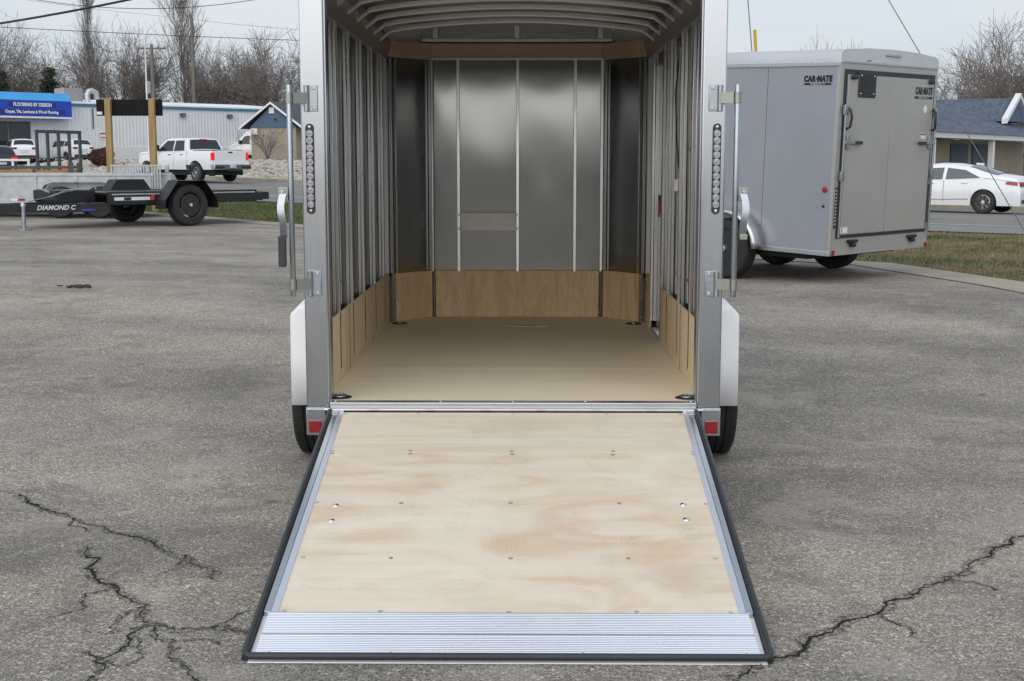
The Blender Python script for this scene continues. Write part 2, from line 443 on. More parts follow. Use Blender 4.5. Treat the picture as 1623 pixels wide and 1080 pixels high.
M['silver'] = mat("silver_trailer_skin", (0.33, 0.345, 0.385), 0.30, 0.3, var=0.07, vs=1.2, rvar=0.05, coat=0.2, bump=0.35, bs=1.6)
M['silver_door'] = mat("silver_trailer_door", (0.40, 0.39, 0.38), 0.34, 0.25, var=0.05, vs=1.5, rvar=0.05, coat=0.15, bump=0.3, bs=1.8)
M['silver_roof'] = mat("bright_roof_metal", (0.60, 0.62, 0.65), 0.3, 0.5, var=0.05, vs=1.5)
M['seam'] = mat("panel_seam", (0.10, 0.10, 0.11), 0.6)
M['decal_black'] = mat("black_decal", (0.012, 0.012, 0.014), 0.35)
M['decal_white'] = mat("white_decal", (0.75, 0.75, 0.76), 0.5)
M['decal_grey'] = mat("silver_decal", (0.62, 0.64, 0.68), 0.4)
M['decal_blue'] = mat("blue_decal", (0.04, 0.06, 0.42), 0.4)
M['decal_red'] = mat("red_decal", (0.55, 0.06, 0.04), 0.5)
M['green_wire'] = mat("green_wire", (0.10, 0.20, 0.11), 0.5)
M['wire_pale'] = mat("pale_wire_loom", (0.42, 0.44, 0.40), 0.5)
M['galv'] = mat("galvanised_sheet", (0.42, 0.45, 0.47), 0.45, 0.35, var=0.16, vs=7.0)
M['charcoal'] = mat("charcoal_paint", (0.060, 0.072, 0.078), 0.5, var=0.1)
M['plank'] = plywood("treated_plank", 'x', (0.42, 0.27, 0.12), (0.30, 0.17, 0.06), 2.0)
M['timber'] = plywood("timber_post", 'z', (0.42, 0.29, 0.145), (0.30, 0.185, 0.08), 4.0)
M['car_white'] = mat("white_car_paint", (0.80, 0.81, 0.83), 0.2, var=0.02, coat=0.8)
M['car_black'] = mat("black_car_paint", (0.016, 0.016, 0.018), 0.2, var=0.1, coat=0.8)
M['car_silver'] = mat("pale_grey_car_paint", (0.58, 0.60, 0.62), 0.25, var=0.03, coat=0.7)
M['glass'] = glass_dark("tinted_glass")
M['glass_light'] = glass_dark("clear_car_glass", (0.075, 0.10, 0.105))
M['under'] = mat("dark_underbody", (0.012, 0.012, 0.012), 0.8)
M['plate_white'] = mat("licence_plate", (0.62, 0.65, 0.68), 0.4)
M['metal_wall'] = mat("white_metal_siding", (0.72, 0.735, 0.755), 0.45, var=0.06, vs=0.6)
M['wall_base'] = mat("painted_block_base", (0.72, 0.73, 0.74), 0.7, var=0.05)
M['roof_white'] = mat("white_roof_coating", (0.84, 0.86, 0.88), 0.5, var=0.06)
M['teal'] = mat("teal_fascia", (0.06, 0.20, 0.28), 0.5)
M['awning_light'] = mat("sky_blue_awning", (0.055, 0.32, 0.68), 0.55, var=0.08, vs=1.5)
M['awning_dark'] = mat("royal_blue_awning", (0.012, 0.060, 0.47), 0.5, var=0.08, vs=1.0)
M['awning_patch'] = mat("navy_sign_patch", (0.015, 0.025, 0.20), 0.5)
M['duct'] = mat("rooftop_duct", (0.50, 0.51, 0.52), 0.4, 0.6)
M['hvac'] = mat("rooftop_unit", (0.28, 0.28, 0.29), 0.6)
M['blue_siding'] = mat("slate_blue_siding", (0.060, 0.115, 0.185), 0.6, var=0.1)
M['trim_white'] = mat("white_trim", (0.74, 0.75, 0.76), 0.5, var=0.04)
M['tan_brick'] = brick_mat("tan_brick", (0.37, 0.315, 0.235), (0.32, 0.265, 0.195), (0.36, 0.33, 0.28))
M['shingle'] = shingle_mat("dark_shingles", (0.050, 0.056, 0.070), (0.110, 0.118, 0.140))
M['shingle_blue'] = shingle_mat("blue_grey_shingles", (0.055, 0.072, 0.105), (0.115, 0.140, 0.190))
M['shutter'] = mat("slate_blue_door", (0.055, 0.085, 0.115), 0.6)
M['bark'] = mat("grey_bark", (0.165, 0.145, 0.135), 0.9, var=0.3, vs=3.0)
M['twig'] = mat("brown_twigs", (0.170, 0.145, 0.134), 0.9, var=0.25, vs=1.0)
M['twig_far'] = mat("far_woodland_twigs", (0.20, 0.172, 0.165), 0.9, var=0.25, vs=0.6)
M['needle'] = mat("conifer_needles", (0.035, 0.050, 0.030), 0.8, var=0.4, vs=2.0)
M['russet'] = mat("russet_bush_leaves", (0.085, 0.040, 0.028), 0.8, var=0.4, vs=8.0)
M['pole_wood'] = mat("weathered_pole", (0.16, 0.14, 0.125), 0.9, var=0.2, stretch=(1, 1, 0.1))
M['cable'] = mat("black_cable", (0.02, 0.02, 0.022), 0.6)
M['cable_grey'] = mat("steel_cable", (0.20, 0.21, 0.22), 0.45, 0.5)
M['yellow'] = mat("yellow_guard", (0.62, 0.36, 0.03), 0.5)
M['sign_black'] = mat("matt_black_board", (0.012, 0.012, 0.013), 0.85, spec=0.2)
def print_mat():
    m, t, b = tree_of("boot_print_dust")
    b.inputs["Base Color"].default_value = (0.33, 0.295, 0.245, 1); b.inputs["Roughness"].default_value = 0.8
    n = noise_tex(t, coords(t), 14.0, 5.0, 0.7)
    t.links.new(math_n(t, 'MULTIPLY', ramp(t, n, [(0.42, (0, 0, 0)), (0.66, (1, 1, 1))]), 0.11), b.inputs["Alpha"])
    return m
M['print'] = print_mat()
def stain_mat():
    m, t, b = tree_of("crumbled_edge_dirt")
    b.inputs["Base Color"].default_value = (0.035, 0.032, 0.028, 1); b.inputs["Roughness"].default_value = 0.9
    n = noise_tex(t, coords(t), 45.0, 5.0, 0.75)
    t.links.new(math_n(t, 'MULTIPLY', ramp(t, n, [(0.46, (0, 0, 0)), (0.62, (1, 1, 1))]), 0.7), b.inputs["Alpha"])
    return m
M['stain'] = stain_mat()
M['leaf'] = mat("dead_leaf", (0.05, 0.038, 0.028), 0.8)

# =================================================================== terrain
NX, NY = 0.616, 0.788                 # normal of the road
UX, UY = 0.788, -0.616                # direction of the road
def hgt(x, y):
    d = y + 6.3
    base = (0.33 + 0.08 * sm(0, -6, x)) * sm(6.4, 14.5, d)
    xl = min(20.0, max(-17.0, x)); dd = min(64.0, max(15.0, d))
    lin = (dd - 15.0) * (-0.0007 - 0.00050 * xl)
    s = x * NX + d * NY
    bank = sm(-2, -14, x) * (0.85 * sm(45.5, 57, s) + 0.25 * sm(57, 80, s))
    return base + lin + bank
def rd(u, s):                          # road coordinates to the ground plane
    x = u * UX + s * NX; d = u * UY + s * NY
    return x, d - 6.3

EDGE = [(-20.0, 10.0), (0.0, 9.0), (8.0, 7.0), (14.5, 5.45), (17.5, 4.75), (26.4, -4.7), (30.8, -8.6), (38.0, -16.0), (54.0, -42.0)]
ED = [e[0] for e in EDGE]; EX = [e[1] for e in EDGE]
def edge_x(d): return float(np.interp(d, ED, EX))

def axis_vals(lo, hi, inner, step, outer):
    a = list(np.arange(-inner, inner + 0.01, step))
    k = inner
    while k < hi: k *= outer; a.append(min(k, hi))
    k = inner
    while k < -lo: k *= outer; a.insert(0, max(-k, lo))
    return a
xs = axis_vals(-900, 900, 60, 1.5, 1.35)
ys = [-900, -500, -250, -120, -60, -30] + list(np.arange(-20, 110, 1.5)) + [115, 130, 160, 220, 330, 520, 900]
g = MB()
g.add([(x, y, hgt(x, y) - 0.05) for x in xs for y in ys],
      [(i * len(ys) + j, (i + 1) * len(ys) + j, (i + 1) * len(ys) + j + 1, i * len(ys) + j + 1) for i in range(len(xs) - 1) for j in range(len(ys) - 1)])
struct(g.build("ground", M['lawn'], smooth=60, recalc=False))

# parking lot sheet
g = MB()
drow = [-80, -50, -30] + list(np.arange(-20, 54.01, 0.75)) + [54.0]
cols = 60
def lot_pt(d, k):
    e = edge_x(d); x0 = -75.0
    t = k / cols
    x = e - (e - x0) * (t ** 1.8)
    return (x, d - 6.3, hgt(x, d - 6.3))
g.add([lot_pt(d, k) for d in drow for k in range(cols + 1)],
      [(i * (cols + 1) + k, (i + 1) * (cols + 1) + k, (i + 1) * (cols + 1) + k + 1, i * (cols + 1) + k + 1) for i in range(len(drow) - 1) for k in range(cols)])
lot = struct(g.build("parking_lot", M['asphalt'], smooth=60))

# concrete edging along the lot
g = MB()
pts = []
for d in np.arange(2.0, 50.0, 0.5):
    x = edge_x(d); dx = (edge_x(d + 0.2) - edge_x(d - 0.2)) / 0.4
    n = Vector((1.0, -dx)).normalized()
    pts.append((Vector((x, d)), n))
for off in (-0.50, 0.16):
    for p, n in pts:
        q = p + n * off
        g.v.append((q.x, q.y - 6.3, hgt(q.x, q.y - 6.3) + 0.008))
N = len(pts)
g.f = [(i, i + 1, N + i + 1, N + i) for i in range(N - 1)]
struct(g.build("concrete_edging", M['concrete'], smooth=60))

# road with markings and far kerb
def strip(name, mt, s0, s1, lift, u0=-150, u1=150, ns=1, kind=True, parent=None):
    g = MB(); us = np.arange(u0, u1 + 0.1, 2.0)
    def P(u, s):
        x, y = rd(u, s); return (x, y, hgt(x, y) + lift)
    for u in us:
        for k in range(ns + 1): g.v.append(P(u, s0 + (s1 - s0) * k / ns))
    n = ns + 1
    g.f = [(i * n + k, (i + 1) * n + k, (i + 1) * n + k + 1, i * n + k + 1) for i in range(len(us) - 1) for k in range(ns)]
    o = g.build(name, mt, parent, smooth=60)
    if parent is None: struct(o)
    return o
road = strip("road", M['road'], 26.8, 43.5, -0.028, ns=10)
strip("edge_line", M['line_white'], 30.3, 30.46, -0.022, parent=road)
strip("centre_line", M['line_yellow'], 33.75, 33.87, -0.022, parent=road)
strip("centre_line", M['line_yellow'], 34.05, 34.17, -0.022, parent=road)
g = MB(); us = np.arange(-110, 110.1, 2.0); pr = [(43.5, -0.05), (43.5, 0.13), (43.54, 0.15), (43.8, 0.15), (43.8, -0.05)]
for u in us:
    for s, z in pr:
        x, y = rd(u, s); g.v.append((x, y, hgt(x, y) + z))
k5 = len(pr)
g.f = [(i * k5 + k, (i + 1) * k5 + k, (i + 1) * k5 + k + 1, i * k5 + k + 1) for i in range(len(us) - 1) for k in range(k5 - 1)]
struct(g.build("kerb", M['concrete'], smooth=30))
strip("verge", M['dirt'], 43.8, 47.0, -0.02, -120, 120, 2)
strip("forecourt", M['road'], 55.5, 90.0, -0.02, -90, 60, 16)

# cracks in the asphalt
def crack(poly, w):
    g = MB(); pts = []
    for a, b in zip(poly[:-1], poly[1:]):
        a, b = Vector(a), Vector(b); L = (b - a).length; n = max(2, int(L / 0.022)); nn = Vector((-(b - a).y, (b - a).x)).normalized()
        for i in range(n):
            t = i / n
            pts.append(a.lerp(b, t) + nn * random.uniform(-1, 1) * 0.011 + nn * 0.02 * math.sin(i * 0.37 + L * 9))
    pts.append(Vector(poly[-1]))
    n = len(pts)
    for i, p in enumerate(pts):
        q = pts[min(i + 1, n - 1)] - pts[max(i - 1, 0)]; nn = Vector((-q.y, q.x)).normalized()
        taper = min(1.0, (n - i) / (n * 0.3) + 0.15, i / (n * 0.12) + 0.3)
        ww = w * taper * random.uniform(0.25, 1.35) * max(0.38, 0.8 + 0.8 * math.sin(i * 0.11 + w * 900) * math.sin(i * 0.047))
        for s_ in (-1, 1):
            c = p + nn * s_ * ww * random.uniform(0.6, 1.3); g.v.append((c.x, c.y, hgt(c.x, c.y) + 0.0025))
    g.f = [(2 * i, 2 * i + 1, 2 * i + 3, 2 * i + 2) for i in range(n - 1)]
    g.build("crack", M['crack'], lot)
    g = MB()
    for i, p in enumerate(pts[::3]):
        q = pts[min(i * 3 + 3, n - 1)] - pts[max(i * 3 - 3, 0)]; nn = Vector((-q.y, q.x)).normalized()
        for s_ in (-1, 1):
            c = p + nn * s_ * w * random.uniform(2.2, 6.5); g.v.append((c.x, c.y, hgt(c.x, c.y) + 0.0015))
    g.f = [(2 * i, 2 * i + 1, 2 * i + 3, 2 * i + 2) for i in range(len(pts[::3]) - 1)]
    g.build("crack_stain", M['stain'], lot)
for poly, w in [([(-2.72,0.35),(-2.47,0.13),(-2.32,-0.02),(-2.08,-0.27),(-1.85,-0.44),(-1.59,-0.68),(-1.40,-0.85),(-1.25,-1.03),(-1.16,-1.21)], 0.0075),
                ([(-1.87,-0.74),(-1.76,-0.90),(-1.73,-1.07),(-1.56,-1.27),(-1.39,-1.50),(-1.30,-1.70),(-1.16,-1.77),(-1.04,-1.75),(-0.86,-1.80)], 0.0075),
                ([(-1.32,-2.26),(-1.36,-2.07),(-1.32,-1.83),(-1.30,-1.70)], 0.006), ([(-1.30,-1.70),(-1.19,-1.89),(-1.10,-2.07),(-0.95,-2.25)], 0.005),
                ([(-1.46,-1.98),(-1.36,-2.07),(-1.29,-2.15)], 0.0035), ([(-1.39,-1.50),(-1.45,-1.62),(-1.42,-1.75)], 0.0035),
                ([(2.36,-0.47),(2.18,-0.64),(2.00,-0.86),(1.74,-1.16),(1.54,-1.36),(1.34,-1.57),(1.16,-1.74),(0.95,-1.99),(0.71,-2.20)], 0.009),
                ([(-2.08,-0.27),(-2.02,-0.42),(-1.90,-0.50)], 0.003), ([(-1.56,-1.27),(-1.66,-1.38),(-1.60,-1.52),(-1.70,-1.66)], 0.0035), ([(-1.30,-1.70),(-1.42,-1.78),(-1.52,-1.75)], 0.003), ([(-1.19,-1.89),(-1.08,-1.86),(-0.98,-1.93)], 0.003), ([(-1.32,-1.83),(-1.24,-1.98),(-1.27,-2.12)], 0.0025), ([(-1.04,-1.75),(-1.00,-1.62),(-0.93,-1.56)], 0.0025), ([(-1.40,-0.85),(-1.36,-1.00),(-1.42,-1.12)], 0.0025), ([(1.74,-1.16),(1.83,-1.20),(1.94,-1.32)], 0.004), ([(1.34,-1.57),(1.42,-1.70),(1.40,-1.82)], 0.0035)]:
    crack(poly, w * 0.85)

# grass blades on the two lawn areas
def blades(name, mt, n, test, hmin, hmax, seed):
    rng = np.random.default_rng(seed); v = []; f = []
    while len(f) < n:
        d = rng.uniform(13, 46); x = rng.uniform(-34, 22)
        if not test(x, d): continue
        z = hgt(x, d - 6.3) - 0.05; h = rng.uniform(hmin, hmax) + 0.04; a = rng.uniform(0, 6.28); w = 0.007
        lx, ly = rng.normal(0, 0.025, 2)
        k = len(v)
        v += [(x - w * math.cos(a), d - 6.3 - w * math.sin(a), z), (x + w * math.cos(a), d - 6.3 + w * math.sin(a), z), (x + lx, d - 6.3 + ly, z + h)]
        f.append((k, k + 1, k + 2))
    me = bpy.data.meshes.new(name); me.from_pydata(v, [], f)
    return struct(link(name, me, mt), "stuff")
def on_lawn(x, d):
    return x > edge_x(d) + 0.15 and x * NX + d * NY < 26.7
nz = lambda x, d: math.sin(x * 1.3 + 2 * math.sin(d * 0.7)) + math.sin(d * 1.9 + x * 0.6) * 0.7
b1 = blades("lawn_grass", M['grass_green'], 60000, lambda x, d: on_lawn(x, d) and (x < 1 or (nz(x, d) > 0.7 and random.random() < 0.8)), 0.0, 0.03, 1)
tag(b1, "short green lawn grass growing between the lot and the road", "grass")
b2 = blades("dry_grass", M['grass_straw'], 45000, lambda x, d: on_lawn(x, d) and (random.random() < 0.10 if x < 1 else nz(x, d) < 0.95), -0.01, 0.02, 2)
tag(b2, "brown dead grass and thatch matted over the lawn", "grass")

# landscaping stones on the bank across the road
rng = np.random.default_rng(5); v = []; f = []
ico = bmesh.new(); bmesh.ops.create_icosphere(ico, subdivisions=1, radius=1.0)
iv = np.array([p.co[:] for p in ico.verts]); iff = [[p.index for p in q.verts] for q in ico.faces]; ico.free()
cnt = 0
while cnt < 3600:
    s = rng.uniform(45.6, 57.0); u = rng.uniform(-85, 5); x, y = rd(u, s)
    if x > -6: continue
    if s > 55 and rng.random() < 0.6: continue
    r = rng.uniform(0.10, 0.26); sc = np.array([r * rng.uniform(0.8, 1.5), r * rng.uniform(0.8, 1.3), r * rng.uniform(0.5, 0.8)])
    a = rng.uniform(0, 6.28); ca, sa = math.cos(a), math.sin(a)
    p = iv * sc * rng.uniform(0.8, 1.15, (len(iv), 1))
    p = np.stack([p[:, 0] * ca - p[:, 1] * sa + x, p[:, 0] * sa + p[:, 1] * ca + y, p[:, 2] + hgt(x, y) + sc[2] * 0.3], 1)
    k = len(v); v += [tuple(q) for q in p]; f += [tuple(i + k for i in q) for q in iff]; cnt += 1
me = bpy.data.meshes.new("landscape_stones"); me.from_pydata(v, [], f)
tag(struct(link("landscape_stones", me, M['stone']), "stuff"), "pale rounded landscaping stones covering the bank across the road", "stones")

# =================================================================== main enclosed trailer, ramp down
FZ = 0.505                              # deck height
T = thing("enclosed_trailer", "open enclosed cargo trailer with plywood floor and its rear ramp lowered", "trailer")
TYRE_PROF = lambda r, w: [(r * 0.60, -w * 0.36), (r * 0.66, -w * 0.48), (r * 0.80, -w * 0.52), (r * 0.93, -w * 0.49), (r * 0.985, -w * 0.40), (r, -w * 0.33),
                          (r, -w * 0.20), (r * 0.975, -w * 0.19), (r * 0.975, -w * 0.16), (r, -w * 0.15), (r, -w * 0.02), (r * 0.975, -w * 0.015),
                          (r * 0.975, w * 0.015), (r, w * 0.02), (r, w * 0.15), (r * 0.975, w * 0.16), (r * 0.975, w * 0.19), (r, w * 0.20), (r, w * 0.33), (r * 0.985, w * 0.40),
                          (r * 0.93, w * 0.49), (r * 0.80, w * 0.52), (r * 0.66, w * 0.48), (r * 0.60, w * 0.36)]
def wheel(parent, c, r, w, axis, side, rim_mat, spokes=0, holes=8, tread=True, rimr=0.64):
    ty = MB().lathe(TYRE_PROF(r, w), c, axis, 44, closed=True)
    if tread:
        for k in range(44):                                       # shoulder lugs
            a = 2 * math.pi * k / 44
            for sd in (-1, 1):
                u, z = math.cos(a), math.sin(a); tx, tz = -z, u
                o0, o1 = sd * w * 0.22, sd * w * 0.42
                vs = []
                for rr in (r * 0.96, r * 1.006):
                    for o in (o0, o1):
                        for e in (-0.011, 0.011):
                            p = (u * rr + tx * e, z * rr + tz * e)
                            vs.append((c[0] + o, c[1] + p[0], c[2] + p[1]) if axis == 'x' else (c[0] + p[0], c[1] + o, c[2] + p[1]))
                ty.add(vs, [(0, 1, 3, 2), (4, 6, 7, 5), (0, 4, 5, 1), (2, 3, 7, 6), (0, 2, 6, 4), (1, 5, 7, 3)])
    t = ty.build("tyre", M['tyre'], parent, smooth=35)
    R0 = r * rimr; f = side * w
    rim = MB().lathe([(R0, f * 0.40), (R0 * 0.96, f * 0.42), (R0 * 0.90, f * 0.30), (R0 * 0.84, f * 0.10), (R0 * 0.62, f * 0.14), (R0 * 0.45, f * 0.22), (R0 * 0.30, f * 0.24), (R0 * 0.26, f * 0.40), (R0 * 0.20, f * 0.43), (0.001, f * 0.43)], c, axis, 30)
    spk = MB().lathe([(R0, f * 0.405), (R0 * 0.94, f * 0.43), (R0 * 0.90, f * 0.36), (R0 * 0.96, f * 0.36)], c, axis, 30, closed=True)
    spk.lathe([(R0 * 0.27, f * 0.30), (R0 * 0.25, f * 0.43), (0.001, f * 0.44)], c, axis, 16)
    for k in range(spokes):
        a = 2 * math.pi * k / spokes
        for da in (-0.10, 0.10):
            ca, sa = math.cos(a + da), math.sin(a + da); px, pz = -sa, ca; vs = []
            for rr, hw in ((R0 * 0.22, r * 0.055), (R0 * 0.95, r * 0.04)):
                for o in (f * 0.20, f * 0.40):
                    for e in (-hw, hw):
                        p = (ca * rr + px * e, sa * rr + pz * e)
                        vs.append((c[0] + o, c[1] + p[0], c[2] + p[1]) if axis == 'x' else (c[0] + p[0], c[1] + o, c[2] + p[1]))
            spk.add(vs, [(0, 1, 3, 2), (4, 6, 7, 5), (0, 4, 5, 1), (2, 3, 7, 6), (0, 2, 6, 4), (1, 5, 7, 3)])
    rim.build("rim", rim_mat if not spokes else M['rim_black'], t, smooth=35)
    if spokes: spk.build("spokes", rim_mat, t, smooth=35)
    if holes:
        nuts = MB()
        for k in range(holes):
            a = 2 * math.pi * k / holes + 0.2; u, z = math.cos(a) * R0 * 0.40, math.sin(a) * R0 * 0.40
            cc = (c[0], c[1] + u, c[2] + z) if axis == 'x' else (c[0] + u, c[1], c[2] + z)
            nuts.lathe([(r * 0.030, f * 0.22), (r * 0.030, f * 0.31), (r * 0.018, f * 0.33)], cc, axis, 8)
        nuts.lathe([(R0 * 0.17, f * 0.43), (R0 * 0.16, f * 0.50), (0.001, f * 0.52)], c, axis, 14)
        nuts.build("lug_nuts", M['chrome'], t, smooth=40)
    return t

# --- shell: skins, roof, subframe
for s in (-1, 1):
    MB().prism([(0.05, 0.36), (3.25, 0.36), (3.25, 2.60), (0.05, 2.60)], 'x', s * 0.988, s * 1.0).build("side_skin", M['white_paint'], T)
    # inner sheet, in lengths between studs, each slightly buckled
    y0 = 0.12
    for y1 in (0.75, 1.30, 1.86, 2.45, 3.22):
        ph = random.uniform(0, 6)
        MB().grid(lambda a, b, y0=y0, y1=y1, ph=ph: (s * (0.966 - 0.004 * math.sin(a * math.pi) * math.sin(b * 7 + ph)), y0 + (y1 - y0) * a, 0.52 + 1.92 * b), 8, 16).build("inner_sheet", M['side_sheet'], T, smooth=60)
        y0 = y1
    # post
    po = B(min(s * 0.886, s * 0.998), max(s * 0.886, s * 0.998), 0.0, 0.055, 0.478, 2.70).build("rear_post", M['alu'], T, bevel=0.006)
    MB().box(min(s * 0.880, s * 0.8855), max(s * 0.880, s * 0.8855), 0.02, 0.10, 0.505, 2.66).build("post_return", M['alu'], po)
    # block and reflector below the post
    B(min(s * 0.905, s * 1.0), max(s * 0.905, s * 1.0), -0.012, 0.075, 0.345, 0.4755).build("post_foot", M['alu'], T, bevel=0.004)
    wd = MB().tube([(s * (0.890 + 0.0068 * i), -0.006 - 0.003 * (i % 2), 0.4765 + 0.0015 * math.sin(i * 2.1)) for i in range(17)], 0.0045, 6)
    wd.build("weld_bead", M['zinc'], T, smooth=60)
    MB().prism([(s * 0.925, 0.358), (s * 0.982, 0.358), (s * 0.987, 0.363), (s * 0.987, 0.412), (s * 0.982, 0.417), (s * 0.925, 0.417)], 'y', -0.018, -0.011).build("reflector", M['red_lens'], T, bevel=0.002)
B(-0.884, 0.884, 0.0, 0.07, 2.41, 2.60).build("rear_header", M['alu_x'], T, bevel=0.005)

def bow_z(x): return 2.485 + 0.075 * (1 - (x / 0.93) ** 2)
MB().grid(lambda a, b: (-1.0 + 2.0 * a, 0.0 + 3.72 * b, 2.60 + 0.085 * (1 - (2 * a - 1) ** 2)), 24, 12).build("roof_skin", M['darkmetal'], T, smooth=60)
for s in (-1, 1):
    MB().prism([(s * 0.90, 2.50), (s * 1.0, 2.50), (s * 1.0, 2.62), (s * 0.955, 2.62)], 'y', 0.06, 3.28).build("roof_rail", M['darkmetal'], T)
for k, y in enumerate((0.22, 0.61, 1.01, 1.41, 1.81, 2.21, 2.61)):
    g = MB(); n = 24
    for i in range(n + 1):
        x = -0.90 + 1.80 * i / n; z = bow_z(x)
        e = max(0.0, abs(x) - 0.80) / 0.10; z -= 0.05 * e * e
        for dy, dz in ((-0.020, 0), (0.020, 0), (0.020, 0.030), (-0.020, 0.030)): g.v.append((x, y + dy, z + dz))
    g.f = [(i * 4 + q, i * 4 + (q + 1) % 4, i * 4 + 4 + (q + 1) % 4, i * 4 + 4 + q) for i in range(n) for q in range(4)] + [(0, 1, 2, 3), (n * 4 + 3, n * 4 + 2, n * 4 + 1, n * 4)]
    g.build("roof_bow", M['bow'], T, bevel=0.004, smooth=40)

# --- side top plates
for s in (-1, 1):
    for y0, y1, mt in ((0.06, 1.55, M['bow']), (1.553, 3.24, M['darkmetal'])):
        MB().prism([(s * 0.918, 2.375), (s * 0.960, 2.375), (s * 0.960, 2.498), (s * 0.885, 2.498)], 'y', y0, y1).build("top_plate", mt, T, bevel=0.003)

# --- wall studs (hat channels)
def stud(s, y, w=0.034):
    g = MB()
    xo, xi = s * 0.963, s * 0.925
    g.prism([(xo, y), (s * 0.946, y), (s * 0.9455, y + 0.012), (s * 0.942, y + 0.012), (s * 0.9415, y), (xi, y), (xi, y + w), (xo, y + w)], 'z', 0.56, 2.44)
    return g.build("wall_stud", M['stud'], T, bevel=0.002)
for y in (0.20, 0.68, 1.22, 1.78, 2.36, 2.92): stud(-1, y)
for y in (0.20, 0.68, 1.22, 1.78, 2.15, 2.86): stud(1, y)
# wiring on the walls
def wires(s, y, xs_, mt, r, z0=0.9, z1=2.42):
    for k, dx in enumerate(xs_):
        pts = [(s * (0.935 + dx), y + 0.012 * math.sin(i * 0.9 + k * 2) + 0.01 * k, z0 + (z1 - z0) * i / 12) for i in range(13)]
        MB().tube(pts, r, 6).build("wire", mt, T, smooth=60)
wires(-1, 0.80, (0.0, 0.014), M['wire_pale'], 0.0035)
wires(1, 0.84, (0.0, 0.014), M['wire_pale'], 0.004)
wires(1, 1.34, (-0.004, 0.008, 0.018), M['wire_pale'], 0.005, 0.9, 2.3)
for s, y in ((-1, 0.79), (1, 0.83), (1, 1.33)):
    for z in (1.02, 1.72):
        B(min(s * 0.925, s * 0.958), max(s * 0.925, s * 0.958), y - 0.012, y + 0.03, z, z + 0.012).build("wire_clip", M['zinc_y'], T)
MB().tube([(0.93, 1.33, 2.30), (0.915, 1.40, 2.05), (0.92, 1.36, 1.80), (0.93, 1.30, 1.62)], 0.004, 6).build("wire", M['decal_black'], T, smooth=60)
B(0.905, 0.93, 1.30, 1.36, 1.49, 1.56).build("junction_box", M['decal_white'], T, bevel=0.004)
gw = [(-0.918 + 0.015 * math.sin(t * 1.9), 0.06 + 0.17 * math.sin(t), 0.79 + 0.085 * math.cos(t)) for t in np.linspace(-0.3, 3.3, 18)]
MB().tube(gw, 0.003, 6).build("wire", M['green_wire'], T, smooth=60)["label"] = "green wire looped out of the wall at the rear post"
MB().tube([(-0.922, 0.06, 0.785), (-0.915, 0.12, 0.790), (-0.912, 0.17, 0.788)], 0.004, 6).build("wire", M['decal_white'], T, smooth=60)
MB().tube([(-0.922, 0.05, 0.783), (-0.918, 0.09, 0.786)], 0.0042, 6).build("wire", M['decal_red'], T, smooth=60)

# --- kick panels
def screw_at(parent, p, ax, r=0.007, h=0.004):
    MB().lathe([(r, 0.0), (r, h * 0.5), (r * 0.6, h)] if h > 0 else [(r, 0.0), (r, h * 0.5), (r * 0.6, h)], p, ax, 10).build("screw", M['screw'], parent, smooth=40)
for y0, y1 in ((0.06, 1.046), (1.054, 2.172), (2.180, 3.235)):
    kp = B(-0.938, -0.925, y0, y1, FZ + 0.001, 0.862).build("kick_panel", M['ply_side'], T, bevel=0.002)
    for z in (0.55, 0.69, 0.83): screw_at(kp, (-0.9255, y1 - 0.02, z), 'x')
for y0, y1 in ((0.06, 1.046), (1.054, 2.172)):
    kp = B(0.925, 0.938, y0, y1, FZ + 0.001, 0.862).build("kick_panel", M['ply_side'], T, bevel=0.002)
    for z in (0.55, 0.69, 0.83): screw_at(kp, (0.9255, y1 - 0.02, z), 'x', h=-0.004)
B(0.925, 0.938, 2.90, 3.235, FZ + 0.001, 0.862).build("kick_panel", M['ply_side'], T, bevel=0.002)
for s, yy in ((-1, 1.05), (-1, 2.176), (1, 1.05)):
    B(min(s * 0.921, s * 0.9246), max(s * 0.921, s * 0.9246), yy - 0.006, yy + 0.006, FZ + 0.001, 0.862).build("joint_strip", M['alu'], T)
# side door on the right wall, seen edge on
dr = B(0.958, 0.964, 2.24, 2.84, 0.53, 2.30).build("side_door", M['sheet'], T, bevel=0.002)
B(0.930, 0.9575, 2.42, 2.46, 1.32, 1.44).build("latch", M['black_plastic'], dr, bevel=0.004)
B(0.922, 0.936, 2.37, 2.395, 1.30, 1.40).build("latch_lever", M['decal_red'], dr, bevel=0.003)
B(0.926, 0.960, 2.19, 2.235, 0.51, 2.34).build("door_jamb", M['stud'], dr, bevel=0.002)
B(0.926, 0.964, 2.236, 2.859, 0.508, 0.528).build("door_threshold", M['alu'], dr, bevel=0.002)

# --- front wall with angled corners
FY = 3.59
def wav(a, b, ph): return math.sin(a * math.pi) * (0.050 * max(0.0, b - 0.70) ** 2 + 0.0009 * math.sin(b * 6.5 + ph) + 0.0006 * math.sin(b * 13 + a * 2 + ph * 2))
xsF = [-0.635, -0.437, 0.0, 0.423, 0.62]
for i in range(4):
    a0, a1 = xsF[i], xsF[i + 1]
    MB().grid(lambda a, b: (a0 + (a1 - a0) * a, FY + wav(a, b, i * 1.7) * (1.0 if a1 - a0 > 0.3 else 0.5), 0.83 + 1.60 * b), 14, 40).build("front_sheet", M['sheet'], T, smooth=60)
for x in xsF:
    B(x - 0.011, x + 0.011, FY - 0.030, FY - 0.008, 0.845, 2.40).build("front_stud", M['stud'], T, bevel=0.002)
B(-0.64, 0.625, FY - 0.034, FY - 0.010, 2.396, 2.406).build("front_stud_cap", M['stud'], T)
